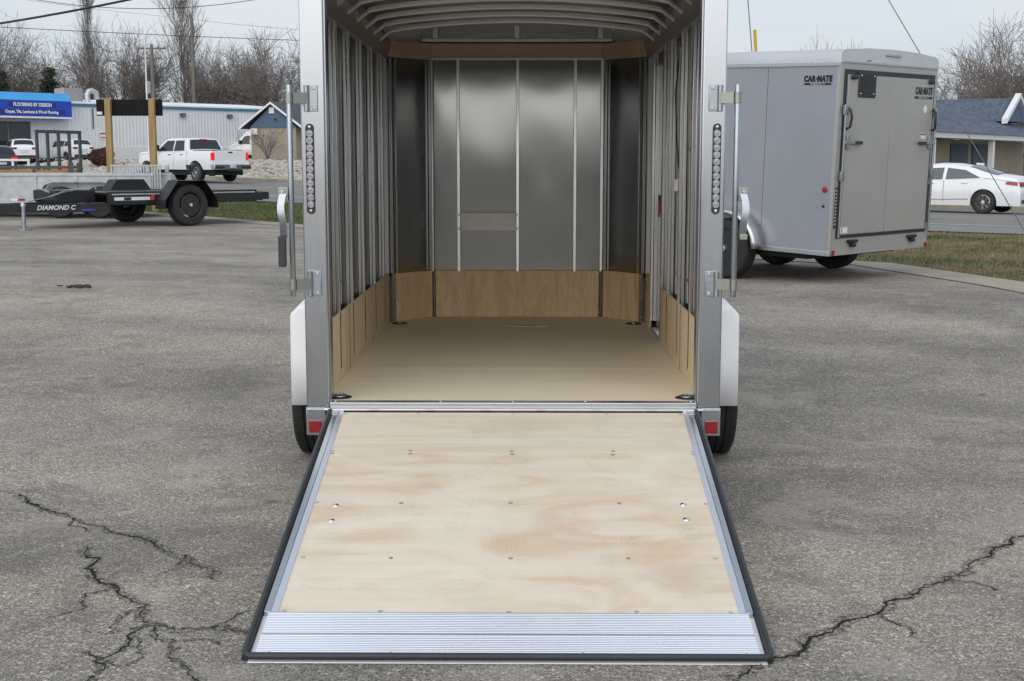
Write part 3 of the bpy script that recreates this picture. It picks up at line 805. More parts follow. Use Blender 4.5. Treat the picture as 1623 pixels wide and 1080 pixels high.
for s in (-1, 1):
    p0 = Vector((s * 0.635, FY)); p1 = Vector((s * 0.93, 3.25)); dv = (p1 - p0).normalized(); nv = Vector((-dv.y, dv.x)) * (1 if s > 0 else -1)
    if nv.y > 0: nv = -nv
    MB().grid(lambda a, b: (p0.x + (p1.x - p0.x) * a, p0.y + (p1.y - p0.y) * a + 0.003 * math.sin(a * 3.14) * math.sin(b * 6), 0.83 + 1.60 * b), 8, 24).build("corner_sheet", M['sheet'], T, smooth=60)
    def along(t, o): q = p0 + (p1 - p0) * t + nv * o; return (q.x, q.y)
    MB().prism([along(0.06, 0.010), along(0.92, 0.010), along(0.92, 0.024), along(0.06, 0.024)], 'z', FZ + 0.001, 0.855).build("kick_panel", M['ply_front'], T, bevel=0.002)
    MB().prism([along(0.0, 0.012), along(1.0, 0.012), along(1.0, 0.028), along(0.0, 0.028)], 'z', 2.392, 2.51).build("top_plate", M['ply_plate'], T, bevel=0.002)
    for t in (0.02, 0.07, 0.86, 0.95):
        c = along(t, 0.0); 
        MB().prism([along(t - 0.016, 0.004), along(t + 0.016, 0.004), along(t + 0.016, 0.026), along(t - 0.016, 0.026)], 'z', 0.857, 2.389).build("front_stud", M['stud'], T, bevel=0.002)
    for t in (0.0, 0.95):
        tr = MB().prism([along(t - 0.045, 0.026), along(t + 0.045, 0.026), along(t + 0.045, 0.030), along(t - 0.045, 0.030)], 'z', FZ + 0.002, 0.858).build("corner_trim", M['alu'], T)
        for z in (0.54, 0.68, 0.83):
            c = along(t, 0.030); screw_at(tr, (c[0], c[1], z), 'y', 0.006, -0.004)
kf = B(-0.61, 0.605, FY - 0.026, FY - 0.012, FZ + 0.001, 0.853).build("kick_panel", M['ply_front'], T, bevel=0.002)
for x in (-0.437, 0.0, 0.423):
    for z in (0.54, 0.825): screw_at(kf, (x, FY - 0.0262, z), 'y', 0.007, -0.004)
B(-0.632, 0.617, FY - 0.030, FY - 0.012, 2.407, 2.512).build("top_plate", M['ply_plate'], T, bevel=0.002)
B(-0.70, 0.69, FY - 0.05, FY - 0.02, 2.520, 2.545).build("nose_rail", M['alu_x'], T, bevel=0.003)
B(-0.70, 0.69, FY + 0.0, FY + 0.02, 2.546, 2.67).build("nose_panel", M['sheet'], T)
for x in (-0.60, -0.005, 0.60):
    B(x - 0.02, x + 0.02, FY - 0.045, FY - 0.002, 2.546, 2.64).build("nose_bracket", M['bow'], T, bevel=0.003)
pl = B(-0.425, -0.012, FY - 0.040, FY - 0.0305, 1.150, 1.283).build("backing_board", M['luan'], T, bevel=0.002)
for x in (-0.432, -0.006):
    for z in (1.165, 1.268): screw_at(pl, (x, FY - 0.0405, z), 'y', 0.009, -0.006)

# --- outer nose shell and corner posts
for s in (-1, 1):
    B(min(s * 0.926, s * 0.9875), max(s * 0.926, s * 0.9875), 3.222, 3.30, 0.36, 2.62).build("nose_corner_post", M['darkmetal'], T)
    MB().prism([(s * 1.0, 3.25), (s * 0.66, 3.70), (s * 0.645, 3.68), (s * 0.985, 3.235)], 'z', 0.36, 2.75).build("nose_skin", M['white_paint'], T)
B(-0.66, 0.66, 3.685, 3.70, 0.36, 2.75).build("nose_skin", M['white_paint'], T)
B(-0.99, 0.99, 3.60, 3.684, 2.60, 2.74).build("nose_cap", M['darkmetal'], T)

# --- floor sheets
for y0, y1 in ((0.045, 1.075), (1.078, 2.195), (2.198, 3.60)):
    B(-0.94, 0.94, y0, y1, FZ - 0.019, FZ).build("floor_board", M['ply_floor'], T, bevel=0.0015)
B(-0.985, 0.985, 0.06, 3.60, 0.36, FZ - 0.021).build("subframe", M['under'], T)
# rear sill and hinge
B(-0.884, 0.884, -0.018, 0.044, 0.470, FZ + 0.003).build("rear_sill", M['alu_x'], T, bevel=0.004)
B(-0.880, 0.880, -0.034, -0.019, 0.478, 0.486).build("hinge_leaf", M['alu_x'], T)
MB().tube([(-0.87, -0.026, 0.474), (0.87, -0.026, 0.474)], 0.0078, 10).build("hinge_pin", M['alu_x'], T, smooth=40)
for k in range(7):
    x = -0.80 + k * 0.267
    MB().tube([(x - 0.11, -0.026, 0.474), (x + 0.11, -0.026, 0.474)], 0.009, 10).build("hinge_knuckle", M['alu_x'], T, smooth=40)
for x in (-0.86, -0.35, -0.0, 0.35, 0.86):
    MB().lathe([(0.008, 0.0), (0.007, 0.003), (0.004, 0.005)], (x, 0.018, FZ + 0.003), 'z', 10).build("screw", M['screw'], T, smooth=40)
# recessed tie-down rings
for x, y in ((-0.855, 0.14), (0.855, 0.14), (-0.845, 3.14), (0.835, 3.14)):
    d0 = MB().lathe([(0.058, 0.0), (0.058, 0.003), (0.050, 0.005), (0.048, 0.002), (0.001, 0.0015)], (x, y, FZ), 'z', 26).build("tie_down_pan", M['black_steel'], T, smooth=40)
    ring = [(x + 0.034 * math.cos(a), y + 0.034 * math.sin(a), FZ + 0.008) for a in np.linspace(0, 2 * math.pi, 22)]
    MB().tube(ring, 0.005, 8).build("ring", M['zinc'], d0, smooth=60)
    B(x - 0.012, x + 0.012, y + 0.026, y + 0.044, FZ + 0.003, FZ + 0.014).build("ring_bracket", M['zinc'], d0, bevel=0.002)

# --- light strips on the posts
for s in (-1, 1):
    xc = s * 0.957; z0, z1 = 1.412, 1.836; w = 0.0195; n = 10
    poly = [(xc + w * math.cos(a), z1 - w + w * math.sin(a)) for a in np.linspace(0, math.pi, n)] + [(xc + w * math.cos(a), z0 + w + w * math.sin(a)) for a in np.linspace(math.pi, 2 * math.pi, n)]
    ls = MB().prism(poly, 'y', -0.010, -0.001).build("light_strip", M['black_plastic'], T, bevel=0.0025)
    for k in range(11):
        z = z0 + 0.046 + k * (z1 - z0 - 0.092) / 10
        ln = MB().lathe([(0.0165, -0.0095), (0.0165, -0.012), (0.0145, -0.0135), (0.0115, -0.0128), (0.009, -0.0142), (0.0065, -0.0130), (0.0045, -0.0155), (0.001, -0.016)], (xc, 0, z), 'y', 18)
        ln.build("lamp_lens", M['clear_lens'], ls, smooth=50)
    for z in (z0 + 0.016, z1 - 0.016): screw_at(ls, (xc, -0.010, z), 'y', 0.0075, -0.004)

# --- cam bar latches beside the posts
for s in (-1, 1):
    rx = s * 1.040; ry = -0.062
    rod = MB().tube([(rx, ry, 1.025), (rx, ry, 2.012)], 0.0135, 16).build("lock_rod", M['zinc'], T, bevel=0.002, smooth=40)
    for zc, mt in ((1.953, M['zinc_y']), (1.082, M['zinc_y'])):
        B(min(s * 0.915, s * 0.982), max(s * 0.915, s * 0.982), -0.007, -0.0005, zc - 0.061, zc + 0.061).build("hinge_plate", M['zinc'], rod, bevel=0.003)
        MB().tube([(s * 0.967, -0.016, zc - 0.060), (s * 0.967, -0.016, zc + 0.060)], 0.0125, 12).build("hinge_barrel", M['zinc'], rod, smooth=40)
        g = MB().prism([(s * 0.962, -0.030), (s * 0.968, -0.034), (s * 1.028, -0.066), (s * 1.030, -0.060), (s * 0.972, -0.027), (s * 0.966, -0.024)], 'z', zc - 0.025, zc + 0.025)
        g.build("hinge_arm", mt, rod)
        MB().lathe([(0.0140, zc - 0.025), (0.0185, zc - 0.025), (0.0185, zc + 0.025), (0.0140, zc + 0.025)], (rx, ry, 0), 'z', 20, closed=True).build("hinge_collar", mt, rod, smooth=30)
        for z in (zc - 0.046, zc + 0.046): screw_at(rod, (s * 0.933, -0.007, z), 'y', 0.0085, -0.006)
    # handle
    zt = 1.540
    B(min(s * 1.052, s * 1.100), max(s * 1.052, s * 1.100), ry - 0.012, ry + 0.004, zt - 0.062, zt).build("handle_bracket", M['zinc_y'], rod, bevel=0.003)
    screw_at(rod, (s * 1.080, ry - 0.012, zt - 0.022), 'y', 0.010, -0.008)
    hx = s * 1.081; g = MB(); prof = []
    for i in range(12):
        t = i / 11; z = zt - 0.03 - 0.205 * t
        bow = 0.010 * math.sin(min(1, t * 1.6) * math.pi)
        prof.append((hx + s * (bow - 0.006), ry - 0.020 - 0.018 * math.sin(t * math.pi), z))
    for p in prof: g.v += [(p[0] - 0.0165, p[1], p[2]), (p[0] + 0.0165, p[1], p[2]), (p[0] + 0.0165, p[1] + 0.006, p[2]), (p[0] - 0.0165, p[1] + 0.006, p[2])]
    g.f = [(i * 4 + q, i * 4 + (q + 1) % 4, i * 4 + 4 + (q + 1) % 4, i * 4 + 4 + q) for i in range(11) for q in range(4)] + [(0, 1, 2, 3), (47, 46, 45, 44)]
    g.build("handle", M['zinc'], rod, smooth=35)
    if s < 0:
        B(hx - 0.0205, hx + 0.0165, ry - 0.034, ry - 0.010, 1.168, 1.312).build("handle_grip", M['black_rubber'], rod, bevel=0.005)
    else:
        B(hx - 0.020, hx + 0.016, ry - 0.030, ry - 0.012, 1.296, 1.322).build("handle_end", M['zinc_y'], rod, bevel=0.003)

# --- fenders and wheels
for s in (-1, 1):
    prof = [(0.735, 0.355), (0.740, 0.60), (0.745, 0.80), (0.750, 0.875), (0.775, 0.895), (0.95, 0.905), (1.55, 0.905), (1.725, 0.895), (1.750, 0.875), (1.755, 0.80), (1.760, 0.60), (1.765, 0.355)]
    g = MB(); n = len(prof)
    rings_ = []
    for x, inset in ((1.002, 0.0), (1.160, 0.0), (1.200, 0.004), (1.204, 0.008)):
        for (y, z) in prof:
            yy = y + inset * (1 if y < 1.0 else -1 if y > 1.5 else 0); zz = z - (0.045 if z > 0.8 and x > 1.19 else 0)
            g.v.append((s * x, yy, zz))
    for r_ in range(3):
        g.f += [(r_ * n + i, r_ * n + i + 1, (r_ + 1) * n + i + 1, (r_ + 1) * n + i) for i in range(n - 1)]
    # outer skirt with the wheel opening
    o0 = 3 * n; m = 16; base = len(g.v)
    arc = [(1.25 - 0.41 * math.cos(a), 0.355 + 0.40 * math.sin(a)) for a in np.linspace(0, math.pi, n)]
    for (y, z) in arc: g.v.append((s * 1.203, y, z))
    g.f += [(o0 + i, o0 + i + 1, base + i + 1, base + i) for i in range(n - 1)]
    o = g.build("fender", M['white_paint'], T, smooth=18)
    md = o.modifiers.new("thickness", 'SOLIDIFY'); md.thickness = 0.004; md.offset = -1
    wheel(T, (s * 1.116, 1.17, 0.362), 0.352, 0.215, 'x', s, M['rim_silver'], holes=6)
MB().tube([(-1.0, 1.17, 0.362), (1.0, 1.17, 0.362)], 0.03, 10).build("axle", M['under'], T, smooth=40)
# tongue and jack that carry the nose
for s in (-1, 1):
    MB().tube([(s * 0.62, 3.4, 0.40), (0.0, 4.75, 0.40)], 0.045, 4).build("tongue_rail", M['under'], T)
MB().tube([(0.0, 4.4, hgt(0, 4.4)), (0.0, 4.4, 0.95)], 0.03, 12).build("tongue_jack", M['zinc'], T, smooth=40)

# --- ramp
RA = math.atan2(0.450, 2.045)
ramp_o = B(-0.868, 0.868, -2.095, -0.006, -0.040, -0.014).build("ramp", M['white_paint'], T, bevel=0.002, loc=(0, -0.026, 0.466), rot=(RA, 0, 0))
ramp_o["label"] = "plywood faced ramp lowered to the asphalt"
def rp(name, mb, mt, **k): return mb.build(name, mt, ramp_o, **k)
rp("ramp_board", B(-0.838, 0.838, -0.4655, -0.012, -0.0135, 0.0), M['ply_ramp_a'], bevel=0.0015)
rp("ramp_board", B(-0.838, 0.838, -1.808, -0.4675, -0.0135, -0.0006), M['ply_ramp_b'], bevel=0.0015)
for s in (-1, 1):
    rp("edge_rail", B(min(s * 0.8395, s * 0.866), max(s * 0.8395, s * 0.866), -1.809, -0.004, -0.0135, 0.004), M['alu'], bevel=0.002)
    rp("edge_rail_lip", B(min(s * 0.815, s * 0.8392), max(s * 0.815, s * 0.8392), -1.807, -0.004, 0.0006, 0.0032), M['flap'])
    rp("corner_cap", B(min(s * 0.835, s * 0.868), max(s * 0.835, s * 0.868), -0.055, 0.0, 0.0045, 0.010), M['alu_x'], bevel=0.002)
# ribbed transition flap
g = MB(); xs_ = (-0.846, 0.846); y = -1.8095; prof = []
pitch = 0.0108
while y > -2.058:
    prof += [(y, 0.004), (y - pitch * 0.45, 0.004), (y - pitch * 0.55, 0.0050), (y - pitch * 0.9, 0.0050)]
    y -= pitch
prof.append((y, 0.004))
k = len(prof)
for x in xs_: g.v += [(x, p[0], p[1]) for p in prof]
g.v += [(x, prof[j][0], -0.0135) for x in xs_ for j in (0, -1)]
g.f = [(i, i + 1, k + i + 1, k + i) for i in range(k - 1)] + [tuple(range(k)) + (2 * k + 1, 2 * k), tuple(range(k, 2 * k)) + (2 * k + 3, 2 * k + 2)]
rp("ramp_flap", g, M['flap'])
rp("flap_joint", B(-0.845, 0.845, -1.957, -1.952, 0.0061, 0.0075), M['alu_x'])
rp("flap_lip", B(-0.850, 0.850, -2.076, -2.061, -0.010, 0.006), M['alu_x'], bevel=0.003)
# bulb seal round three edges
seal = [(-0.8795, -0.015, 0.008), (-0.8795, -2.06, 0.008), (-0.874, -2.080, 0.007), (-0.860, -2.0865, 0.006), (0.860, -2.0865, 0.006), (0.874, -2.080, 0.007), (0.8795, -2.06, 0.008), (0.8795, -0.015, 0.008)]
rp("bulb_seal", MB().tube(seal, 0.0125, 12), M['black_rubber'], smooth=60)
for s in (-1, 1): rp("seal_flange", B(min(s * 0.8665, s * 0.890), max(s * 0.8665, s * 0.890), -2.085, -0.01, -0.012, -0.004), M['black_rubber'])
for v_, us in ((0.03, (-0.80, -0.45, 0.0, 0.45, 0.80)), (0.452, (-0.81, -0.455, 0.0, 0.452, 0.81)), (0.482, (-0.81, -0.455, 0.0, 0.452, 0.81)), (0.958, (-0.800, -0.453, 0.003, 0.452, 0.80)), (1.417, (-0.79, -0.453, 0.005, 0.452, 0.79)), (1.797, (-0.79, -0.452, 0.005, 0.45, 0.79))):
    for u in us:
        rp("screw", MB().lathe([(0.0085, -0.0005), (0.0085, 0.0012), (0.005, 0.0016), (0.0045, 0.0004), (0.001, 0.0004)], (u + random.uniform(-.006, .006), -v_ + random.uniform(-.004, .004), 0.0), 'z', 12), M['screw'], smooth=40)
for u, v_ in ((-0.722, 0.985), (-0.722, 1.117), (0.711, 0.97), (0.709, 1.10)):
    rp("carriage_bolt", MB().lathe([(0.0145, -0.0005), (0.0135, 0.003), (0.009, 0.0055), (0.001, 0.0065)], (u, -v_, 0.0), 'z', 16), M['chrome'], smooth=60)
for u in (-0.80, -0.39, 0.255, 0.80):
    rp("flap_rivet", MB().lathe([(0.006, 0.006), (0.005, 0.009), (0.001, 0.010)], (u, -2.068, 0.0), 'z', 10), M['chrome'], smooth=60)

# dusty boot prints left on the boards
def boot_print(u, v_, ang, sc_=1.0):
    g = MB(); Mx = Matrix.Translation((u, -v_, 0.0)) @ Matrix.Rotation(R(ang), 4, 'Z') @ Matrix.Scale(sc_, 4)
    def half(y): return 0.048 * math.sqrt(max(0.02, 1 - ((y - 0.06) / 0.10) ** 2)) if y > -0.02 else 0.036 * math.sqrt(max(0.02, 1 - ((y + 0.10) / 0.055) ** 2))
    for y in list(np.arange(-0.145, -0.055, 0.017)) + list(np.arange(-0.01, 0.155, 0.017)):
        h = half(y)
        for a, b_ in ((-1.0, -0.40), (-0.28, 0.28), (0.40, 1.0)):
            k = random.uniform(-0.003, 0.003)
            g.add([Mx @ Vector((h * a, y + k, 0.0011)), Mx @ Vector((h * b_, y + k + 0.003, 0.0011)), Mx @ Vector((h * b_, y + 0.011, 0.0011)), Mx @ Vector((h * a, y + 0.009, 0.0011))], [(0, 1, 2, 3)])
    rp("boot_print", g, M['print'])["kind"] = "stuff"
for q in ((-0.52, 1.12, 65), (-0.42, 1.02, 40), (-0.20, 1.05, 170), (0.30, 1.08, 10), (0.62, 1.22, 100), (0.58, 1.30, 75), (-0.62, 1.62, 80), (-0.16, 1.60, 120), (-0.05, 1.52, 125), (0.36, 1.45, 5), (0.28, 1.62, 15),
          (0.40, 0.66, 20), (0.45, 0.80, 60), (-0.25, 0.68, 75), (-0.12, 0.60, 140), (0.05, 1.30, 95), (-0.70, 0.62, 30), (0.55, 0.22, 85), (-0.05, 0.25, 100)):
    boot_print(*q)

tag(MB().prism([(-0.09, 3.0), (0.09, 2.93), (0.215, 2.965), (0.03, 3.03)], 'z', FZ + 0.0005, FZ + 0.007).build("plywood_scrap", M['ply_plate'], bevel=0.001), "flat scrap of plywood lying on the trailer floor near the front wall", "offcut")

# =================================================================== second enclosed trailer
S = thing("enclosed_trailer", "silver grey enclosed trailer with closed double rear doors parked at the lot edge", "trailer",
          (4.0696, 8.7598, 0.6496), (0, 0, 0))
S.rotation_euler = (Matrix.Rotation(R(43.85), 4, 'Z') @ Matrix.Rotation(R(-0.38), 4, 'Y') @ Matrix.Rotation(R(1.94), 4, 'X')).to_euler()
SL, SH = 3.75, 2.05
# body with a vee nose
MB().prism([(-1.0, 0.0), (1.0, 0.0), (1.0, SL), (0.35, SL + 0.65), (-0.35, SL + 0.65), (-1.0, SL)], 'z', 0.0, SH).build("body", M['silver'], S, bevel=0.006)
rf = MB()
secs = [(-1.008, 0.0), (-1.008, 0.085), (-0.985, 0.125), (-0.93, 0.145), (-0.5, 0.175), (0, 0.185), (0.5, 0.175), (0.93, 0.145), (0.985, 0.125), (1.008, 0.085), (1.008, 0.0)]
for y in (-0.012, SL):
    rf.v += [(x, y, SH + z) for x, z in secs]
k = len(secs); rf.f = [(i, i + 1, k + i + 1, k + i) for i in range(k - 1)] + [tuple(range(k)), tuple(range(k, 2 * k))]
roof = rf.build("roof", M['silver_roof'], S, smooth=35)
MB().prism([(-1.008, SL), (1.008, SL), (0.35, SL + 0.66), (-0.35, SL + 0.66)], 'z', SH + 0.002, SH + 0.10).build("roof_nose", M['silver_roof'], roof, bevel=0.02)
for sx in (-1, 1):
    B(min(sx * 1.0005, sx * 1.014), max(sx * 1.0005, sx * 1.014), 0.0, SL, SH - 0.03, SH + 0.012).build("roof_rail", M['alu_x'], S, bevel=0.003)
    B(min(sx * 1.0005, sx * 1.016), max(sx * 1.0005, sx * 1.016), 0.0, SL, -0.004, 0.045).build("floor_rail", M['alu_x'], S, bevel=0.003)
    for y in (0.92, 2.14, 3.3):
        B(min(sx * 1.0, sx * 1.0015), max(sx * 1.0, sx * 1.0015), y - 0.003, y + 0.003, 0.05, SH - 0.035).build("panel_seam", M['seam'], S)
    B(min(sx * 1.0, sx * 1.006), max(sx * 1.0, sx * 1.006), -0.008, 0.035, 0.0, SH).build("corner_trim", M['silver_door'], S, bevel=0.003)
rv = MB()
for i in range(44): rv.lathe([(0.008, 0), (0.006, -0.004), (0.001, -0.005)], (-1.0145, 0.05 + i * 0.085, SH - 0.008), 'x', 8)
rv.build("rivet_row", M['chrome'], S, smooth=50)["kind"] = "stuff"
# rear frame, header light, seal, doors
B(-0.995, 0.995, -0.014, -0.001, 0.0, SH + 0.0).build("rear_frame", M['silver_door'], S, bevel=0.003)
hd = B(-0.99, 0.99, -0.024, -0.0125, SH + 0.005, SH + 0.03).build("drip_rail", M['alu_x'], S, bevel=0.003)
B(-0.14, 0.16, -0.030, -0.0125, SH + 0.105, SH + 0.135).build("identification_light", M['clear_lens'], S, bevel=0.006)
MB().tube([(-0.52, -0.022, SH + 0.05), (-0.44, -0.022, SH + 0.052)], 0.008, 8).build("small_lamp", M['chrome'], S, smooth=40)
B(-0.935, 0.935, -0.020, -0.0145, 0.185, SH - 0.060).build("door_seal", M['black_rubber'], S)
for x0, x1 in ((-0.885, -0.012), (-0.004, 0.885)):
    dd = B(x0, x1, -0.040, -0.0205, 0.230, SH - 0.115).build("rear_door", M['silver_door'], S, bevel=0.003)
    B(x0, x1, -0.0415, -0.0403, 0.225, 0.236).build("door_lip", M['alu_x'], dd)
    sx = -1 if x0 < -0.5 else 1
    rod = MB().tube([(sx * 0.935, -0.055, 0.20), (sx * 0.935, -0.055, 1.62)], 0.013, 10).build("lock_rod", M['zinc'], dd, smooth=40)
    for z in (0.86, 1.56): B(sx * 0.935 - 0.03, sx * 0.935 + 0.03, -0.072, -0.0415, z - 0.05, z + 0.05).build("hinge", M['zinc'], dd, bevel=0.003)
    zc = 1.22
    B(sx * 0.85 - 0.035, sx * 0.85 + 0.035, -0.060, -0.0415, zc - 0.07, zc + 0.07).build("latch_plate", M['zinc'], dd, bevel=0.004)
    a, b_ = sorted((sx * 0.935, sx * 0.62)); B(a, b_, -0.075, -0.060, zc - 0.02, zc + 0.012).build("latch_handle", M['zinc'], dd, bevel=0.003)
    a, b_ = sorted((sx * 0.74, sx * 0.60)); B(a, b_, -0.080, -0.057, zc - 0.022, zc + 0.014).build("handle_grip", M['black_rubber'], dd, bevel=0.004)
    MB().tube([(sx * 0.895, -0.042, 1.30 + 0.06), (sx * 0.885, -0.085, 1.38), (sx * 0.87, -0.095, 1.48), (sx * 0.885, -0.085, 1.56), (sx * 0.895, -0.042, 1.60)], 0.014, 8).build("grab_handle", M['black_plastic'], dd, smooth=60)
    B(sx * 0.80 - 0.05, sx * 0.80 + 0.05, -0.075, -0.0415, SH - 0.165, SH - 0.115).build("door_hold", M['black_plastic'], dd, bevel=0.012)
    B(sx * 0.62 - 0.09, sx * 0.62 + 0.09, -0.055, -0.0145, 0.130, 0.165).build("step_hook", M['black_steel'], S, bevel=0.01)
    B(sx * 0.62 - 0.04, sx * 0.62 + 0.04, -0.065, -0.0145, 0.085, 0.128).build("hook_tongue", M['black_steel'], S, bevel=0.01)
    B(sx * 0.966 - 0.028, sx * 0.966 + 0.028, -0.022, -0.0143, 0.005, 0.06).build("reflector", M['red_lens'], S, bevel=0.003)
    ls = B(sx * 0.967 - 0.018, sx * 0.967 + 0.018, -0.020, -0.0143, 0.30, 0.74).build("light_strip", M['black_plastic'], S, bevel=0.004)
    for i in range(11): MB().lathe([(0.013, -0.0202), (0.010, -0.025), (0.001, -0.027)], (sx * 0.967, 0, 0.34 + i * 0.036), 'y', 10).build("lamp_lens", M['clear_lens'], ls, smooth=50)
# access panel, decals
ap = B(-0.70, -0.36, -0.052, -0.0405, 1.70, 1.97).build("access_box", M['black_plastic'], S, bevel=0.02)
B(-0.645, -0.415, -0.056, -0.0525, 1.745, 1.925).build("access_cover", M['black_steel'], ap, bevel=0.008)
for x in (-0.655, -0.405):
    for z in (1.74, 1.93): MB().lathe([(0.009, -0.0522), (0.007, -0.056), (0.001, -0.057)], (x, 0, z), 'y', 8).build("screw", M['chrome'], ap, smooth=50)
text_part("brand_lettering", "CAR\u00b7MATE", 0.108, M['decal_black'], S, (0.665, -0.0412, 1.800), (R(90), 0, 0), bold=0.006, shear=0.08, sx=0.66, space=1.12)
B(0.47, 0.86, -0.0422, -0.0405, 1.715, 1.743).build("brand_bar", M['decal_black'], S)
text_part("brand_small_lettering", "TRAILERS INC \u2022\u2022\u2022\u2022", 0.030, M['decal_grey'], S, (0.665, -0.0426, 1.729), (R(90), 0, 0), extrude=0.0004)
text_part("brand_lettering", "CAR\u00b7MATE", 0.085, M['decal_black'], S, (-1.0018, 0.27, 1.885), (R(90), 0, R(-90)), bold=0.006, shear=0.08, sx=0.80, space=1.12)
B(-1.003, -1.0005, 0.10, 0.44, 1.822, 1.843).build("brand_bar", M['decal_black'], S)
text_part("brand_small_lettering", "TRAILERS INC \u2022\u2022\u2022\u2022", 0.024, M['decal_grey'], S, (-1.0034, 0.27, 1.832), (R(90), 0, R(-90)), extrude=0.0004)
MB().lathe([(0.042, -0.0405), (0.042, -0.0418), (0.001, -0.0418)], (0.72, 0, 1.60), 'y', 20).build("round_sticker", M['decal_white'], S)
st = B(0.66, 0.76, -0.0418, -0.0405, 1.265, 1.330).build("warning_sticker", M['decal_white'], S); B(0.66, 0.76, -0.0424, -0.0419, 1.305, 1.325).build("sticker_header", M['decal_red'], st)
st = B(-0.885, -0.75, -0.0418, -0.0405, 0.245, 0.305).build("warning_sticker", M['decal_white'], S); B(-0.865, -0.845, -0.0424, -0.0419, 0.25, 0.30).build("sticker_header", M['decal_red'], st)
MB().lathe([(0.034, -0.001), (0.033, -0.006), (0.022, -0.009), (0.001, -0.010)], (-1.0005, 0.105, 0.71), 'x', 20).build("side_marker", M['red_lens'], S, smooth=50)
MB().lathe([(0.017, -0.001), (0.014, -0.008), (0.001, -0.009)], (-1.0005, 0.115, 0.53), 'x', 14).build("plug", M['black_plastic'], S, smooth=50)
# fender, wheels and running gear
Ms = S.rotation_euler.to_matrix(); So = Vector(S.location)
def ground_local(lx, ly):
    p = So + Ms @ Vector((lx, ly, 0)); return hgt(p.x, p.y) - p.z
for sx in (-1, 1):
    g = MB(); arc = [(1.30 - 0.46 * math.cos(a), 0.02 + 0.42 * math.sin(a)) for a in np.linspace(0.0, math.pi * 0.5, 10)] + [(2.15 + 0.46 * math.sin(a), 0.02 + 0.42 * math.cos(a)) for a in np.linspace(0.0, math.pi * 0.5, 10)]
    n = len(arc)
    for x, r_ in ((1.002, 0.0), (1.18, 0.0), (1.215, 0.014), (1.225, 0.04)):
        for y, z in arc:
            cy = min(2.15, max(1.30, y)); dy, dz = y - cy, z - 0.02; L = math.hypot(dy, dz) or 1
            g.v.append((sx * x, y - dy / L * r_, z - dz / L * r_))
    g.f = [(q * n + i, q * n + i + 1, (q + 1) * n + i + 1, (q + 1) * n + i) for q in range(3) for i in range(n - 1)]
    o = g.build("fender", M['alu_x'], S, smooth=50); md = o.modifiers.new("thickness", 'SOLIDIFY'); md.thickness = 0.005
    for y in (1.30, 2.15):
        wheel(S, (sx * 1.09, y, ground_local(sx * 1.09, y) + 0.345), 0.345, 0.20, 'x', sx, M['rim_black'], holes=5, tread=False)
B(-0.90, 0.90, 0.35, SL, -0.07, -0.002).build("subframe", M['under'], S)
for y in (1.30, 2.15): MB().tube([(-1.05, y, ground_local(0, y) + 0.345), (1.05, y, ground_local(0, y) + 0.345)], 0.035, 8).build("axle", M['under'], S)
for sx in (-1, 1): MB().tube([(sx * 0.5, SL + 0.2, -0.05), (0, SL + 1.75, -0.05)], 0.045, 4).build("tongue_rail", M['under'], S)
MB().tube([(0, SL + 1.4, ground_local(0, SL + 1.4)), (0, SL + 1.4, 0.5)], 0.03, 10).build("tongue_jack", M['zinc'], S, smooth=40)

# =================================================================== black equipment trailer (left)
DX, DY = -7.2, 19.8
D = thing("equipment_trailer", "black tilt equipment trailer with lettered tongue parked at the left", "trailer", (DX, DY, hgt(DX, DY)), (0, 0, R(227.8)))
for sy in (-1, 1):
    y0, y1 = sorted((sy * 0.80, sy * 0.90))
    B(-1.75, 1.55, y0, y1, 0.42, 0.66).build("side_rail", M['black_steel'], D, bevel=0.008)
    B(-1.70, 1.50, y0 + 0.01 * sy, y1 + 0.012 * sy, 0.60, 0.625).build("rail_trim", M['galv'], D)
    # fender of bent plate, open underneath
    fy0, fy1 = sorted((sy * 0.905, sy * 1.235))
    pr = [(-0.60, 0.33), (-0.58, 0.50), (-0.30, 0.86), (0.30, 0.86), (0.58, 0.50), (0.60, 0.33)]
    g = MB(); n = len(pr)
    for y in (fy0, fy1): g.v += [(x, y, z) for x, z in pr]
    g.f = [(i, i + 1, n + i + 1, n + i) for i in range(n - 1)]
    inner = fy0 if sy > 0 else fy1
    g.f.append(tuple(range(n)) if sy > 0 else tuple(range(n, 2 * n)))
    o = g.build("fender", M['black_steel'], D); md = o.modifiers.new("thickness", 'SOLIDIFY'); md.thickness = 0.012
    wheel(D, (0, sy * 1.08, 0.39), 0.39, 0.24, 'y', sy, M['rim_black'], holes=8, rimr=0.55)
    # vee tongue rails
    MB().prism([(1.5, sy * 0.86), (3.75, sy * 0.07), (3.75, sy * 0.01), (1.5, sy * 0.78)], 'z', 0.30, 0.46).build("tongue_rail", M['black_steel'], D, bevel=0.006)
    B(-0.10, 0.06, *sorted((sy * 0.905, sy * 0.915)), 0.50, 0.56).build("amber_marker", M['amber'], D)
for x in np.arange(-1.6, 1.5, 0.26):
    B(x, x + 0.24, -0.79, 0.79, 0.60, 0.645).build("deck_plank", M['black_steel'], D, bevel=0.004)
B(-1.9, -1.755, -0.9, 0.9, 0.44, 0.60).build("rear_beam", M['black_steel'], D, bevel=0.01)
for sy in (-1, 1):
    MB().prism([(-1.76, 0.46), (-2.10, 0.46), (-2.10, 0.60), (-1.76, 0.62)], 'y', sy * 0.62 - 0.22, sy * 0.62 + 0.22).build("tail_ramp", M['black_steel'], D, bevel=0.006)
MB().prism([(1.56, 0.47), (2.30, 0.47), (2.34, 0.52), (2.34, 0.69), (1.56, 0.69)], 'y', -0.42, 0.42).build("tool_box", M['black_steel'], D)
B(3.6, 4.25, -0.10, 0.10, 0.30, 0.48).build("tongue_beam", M['black_steel'], D, bevel=0.01)
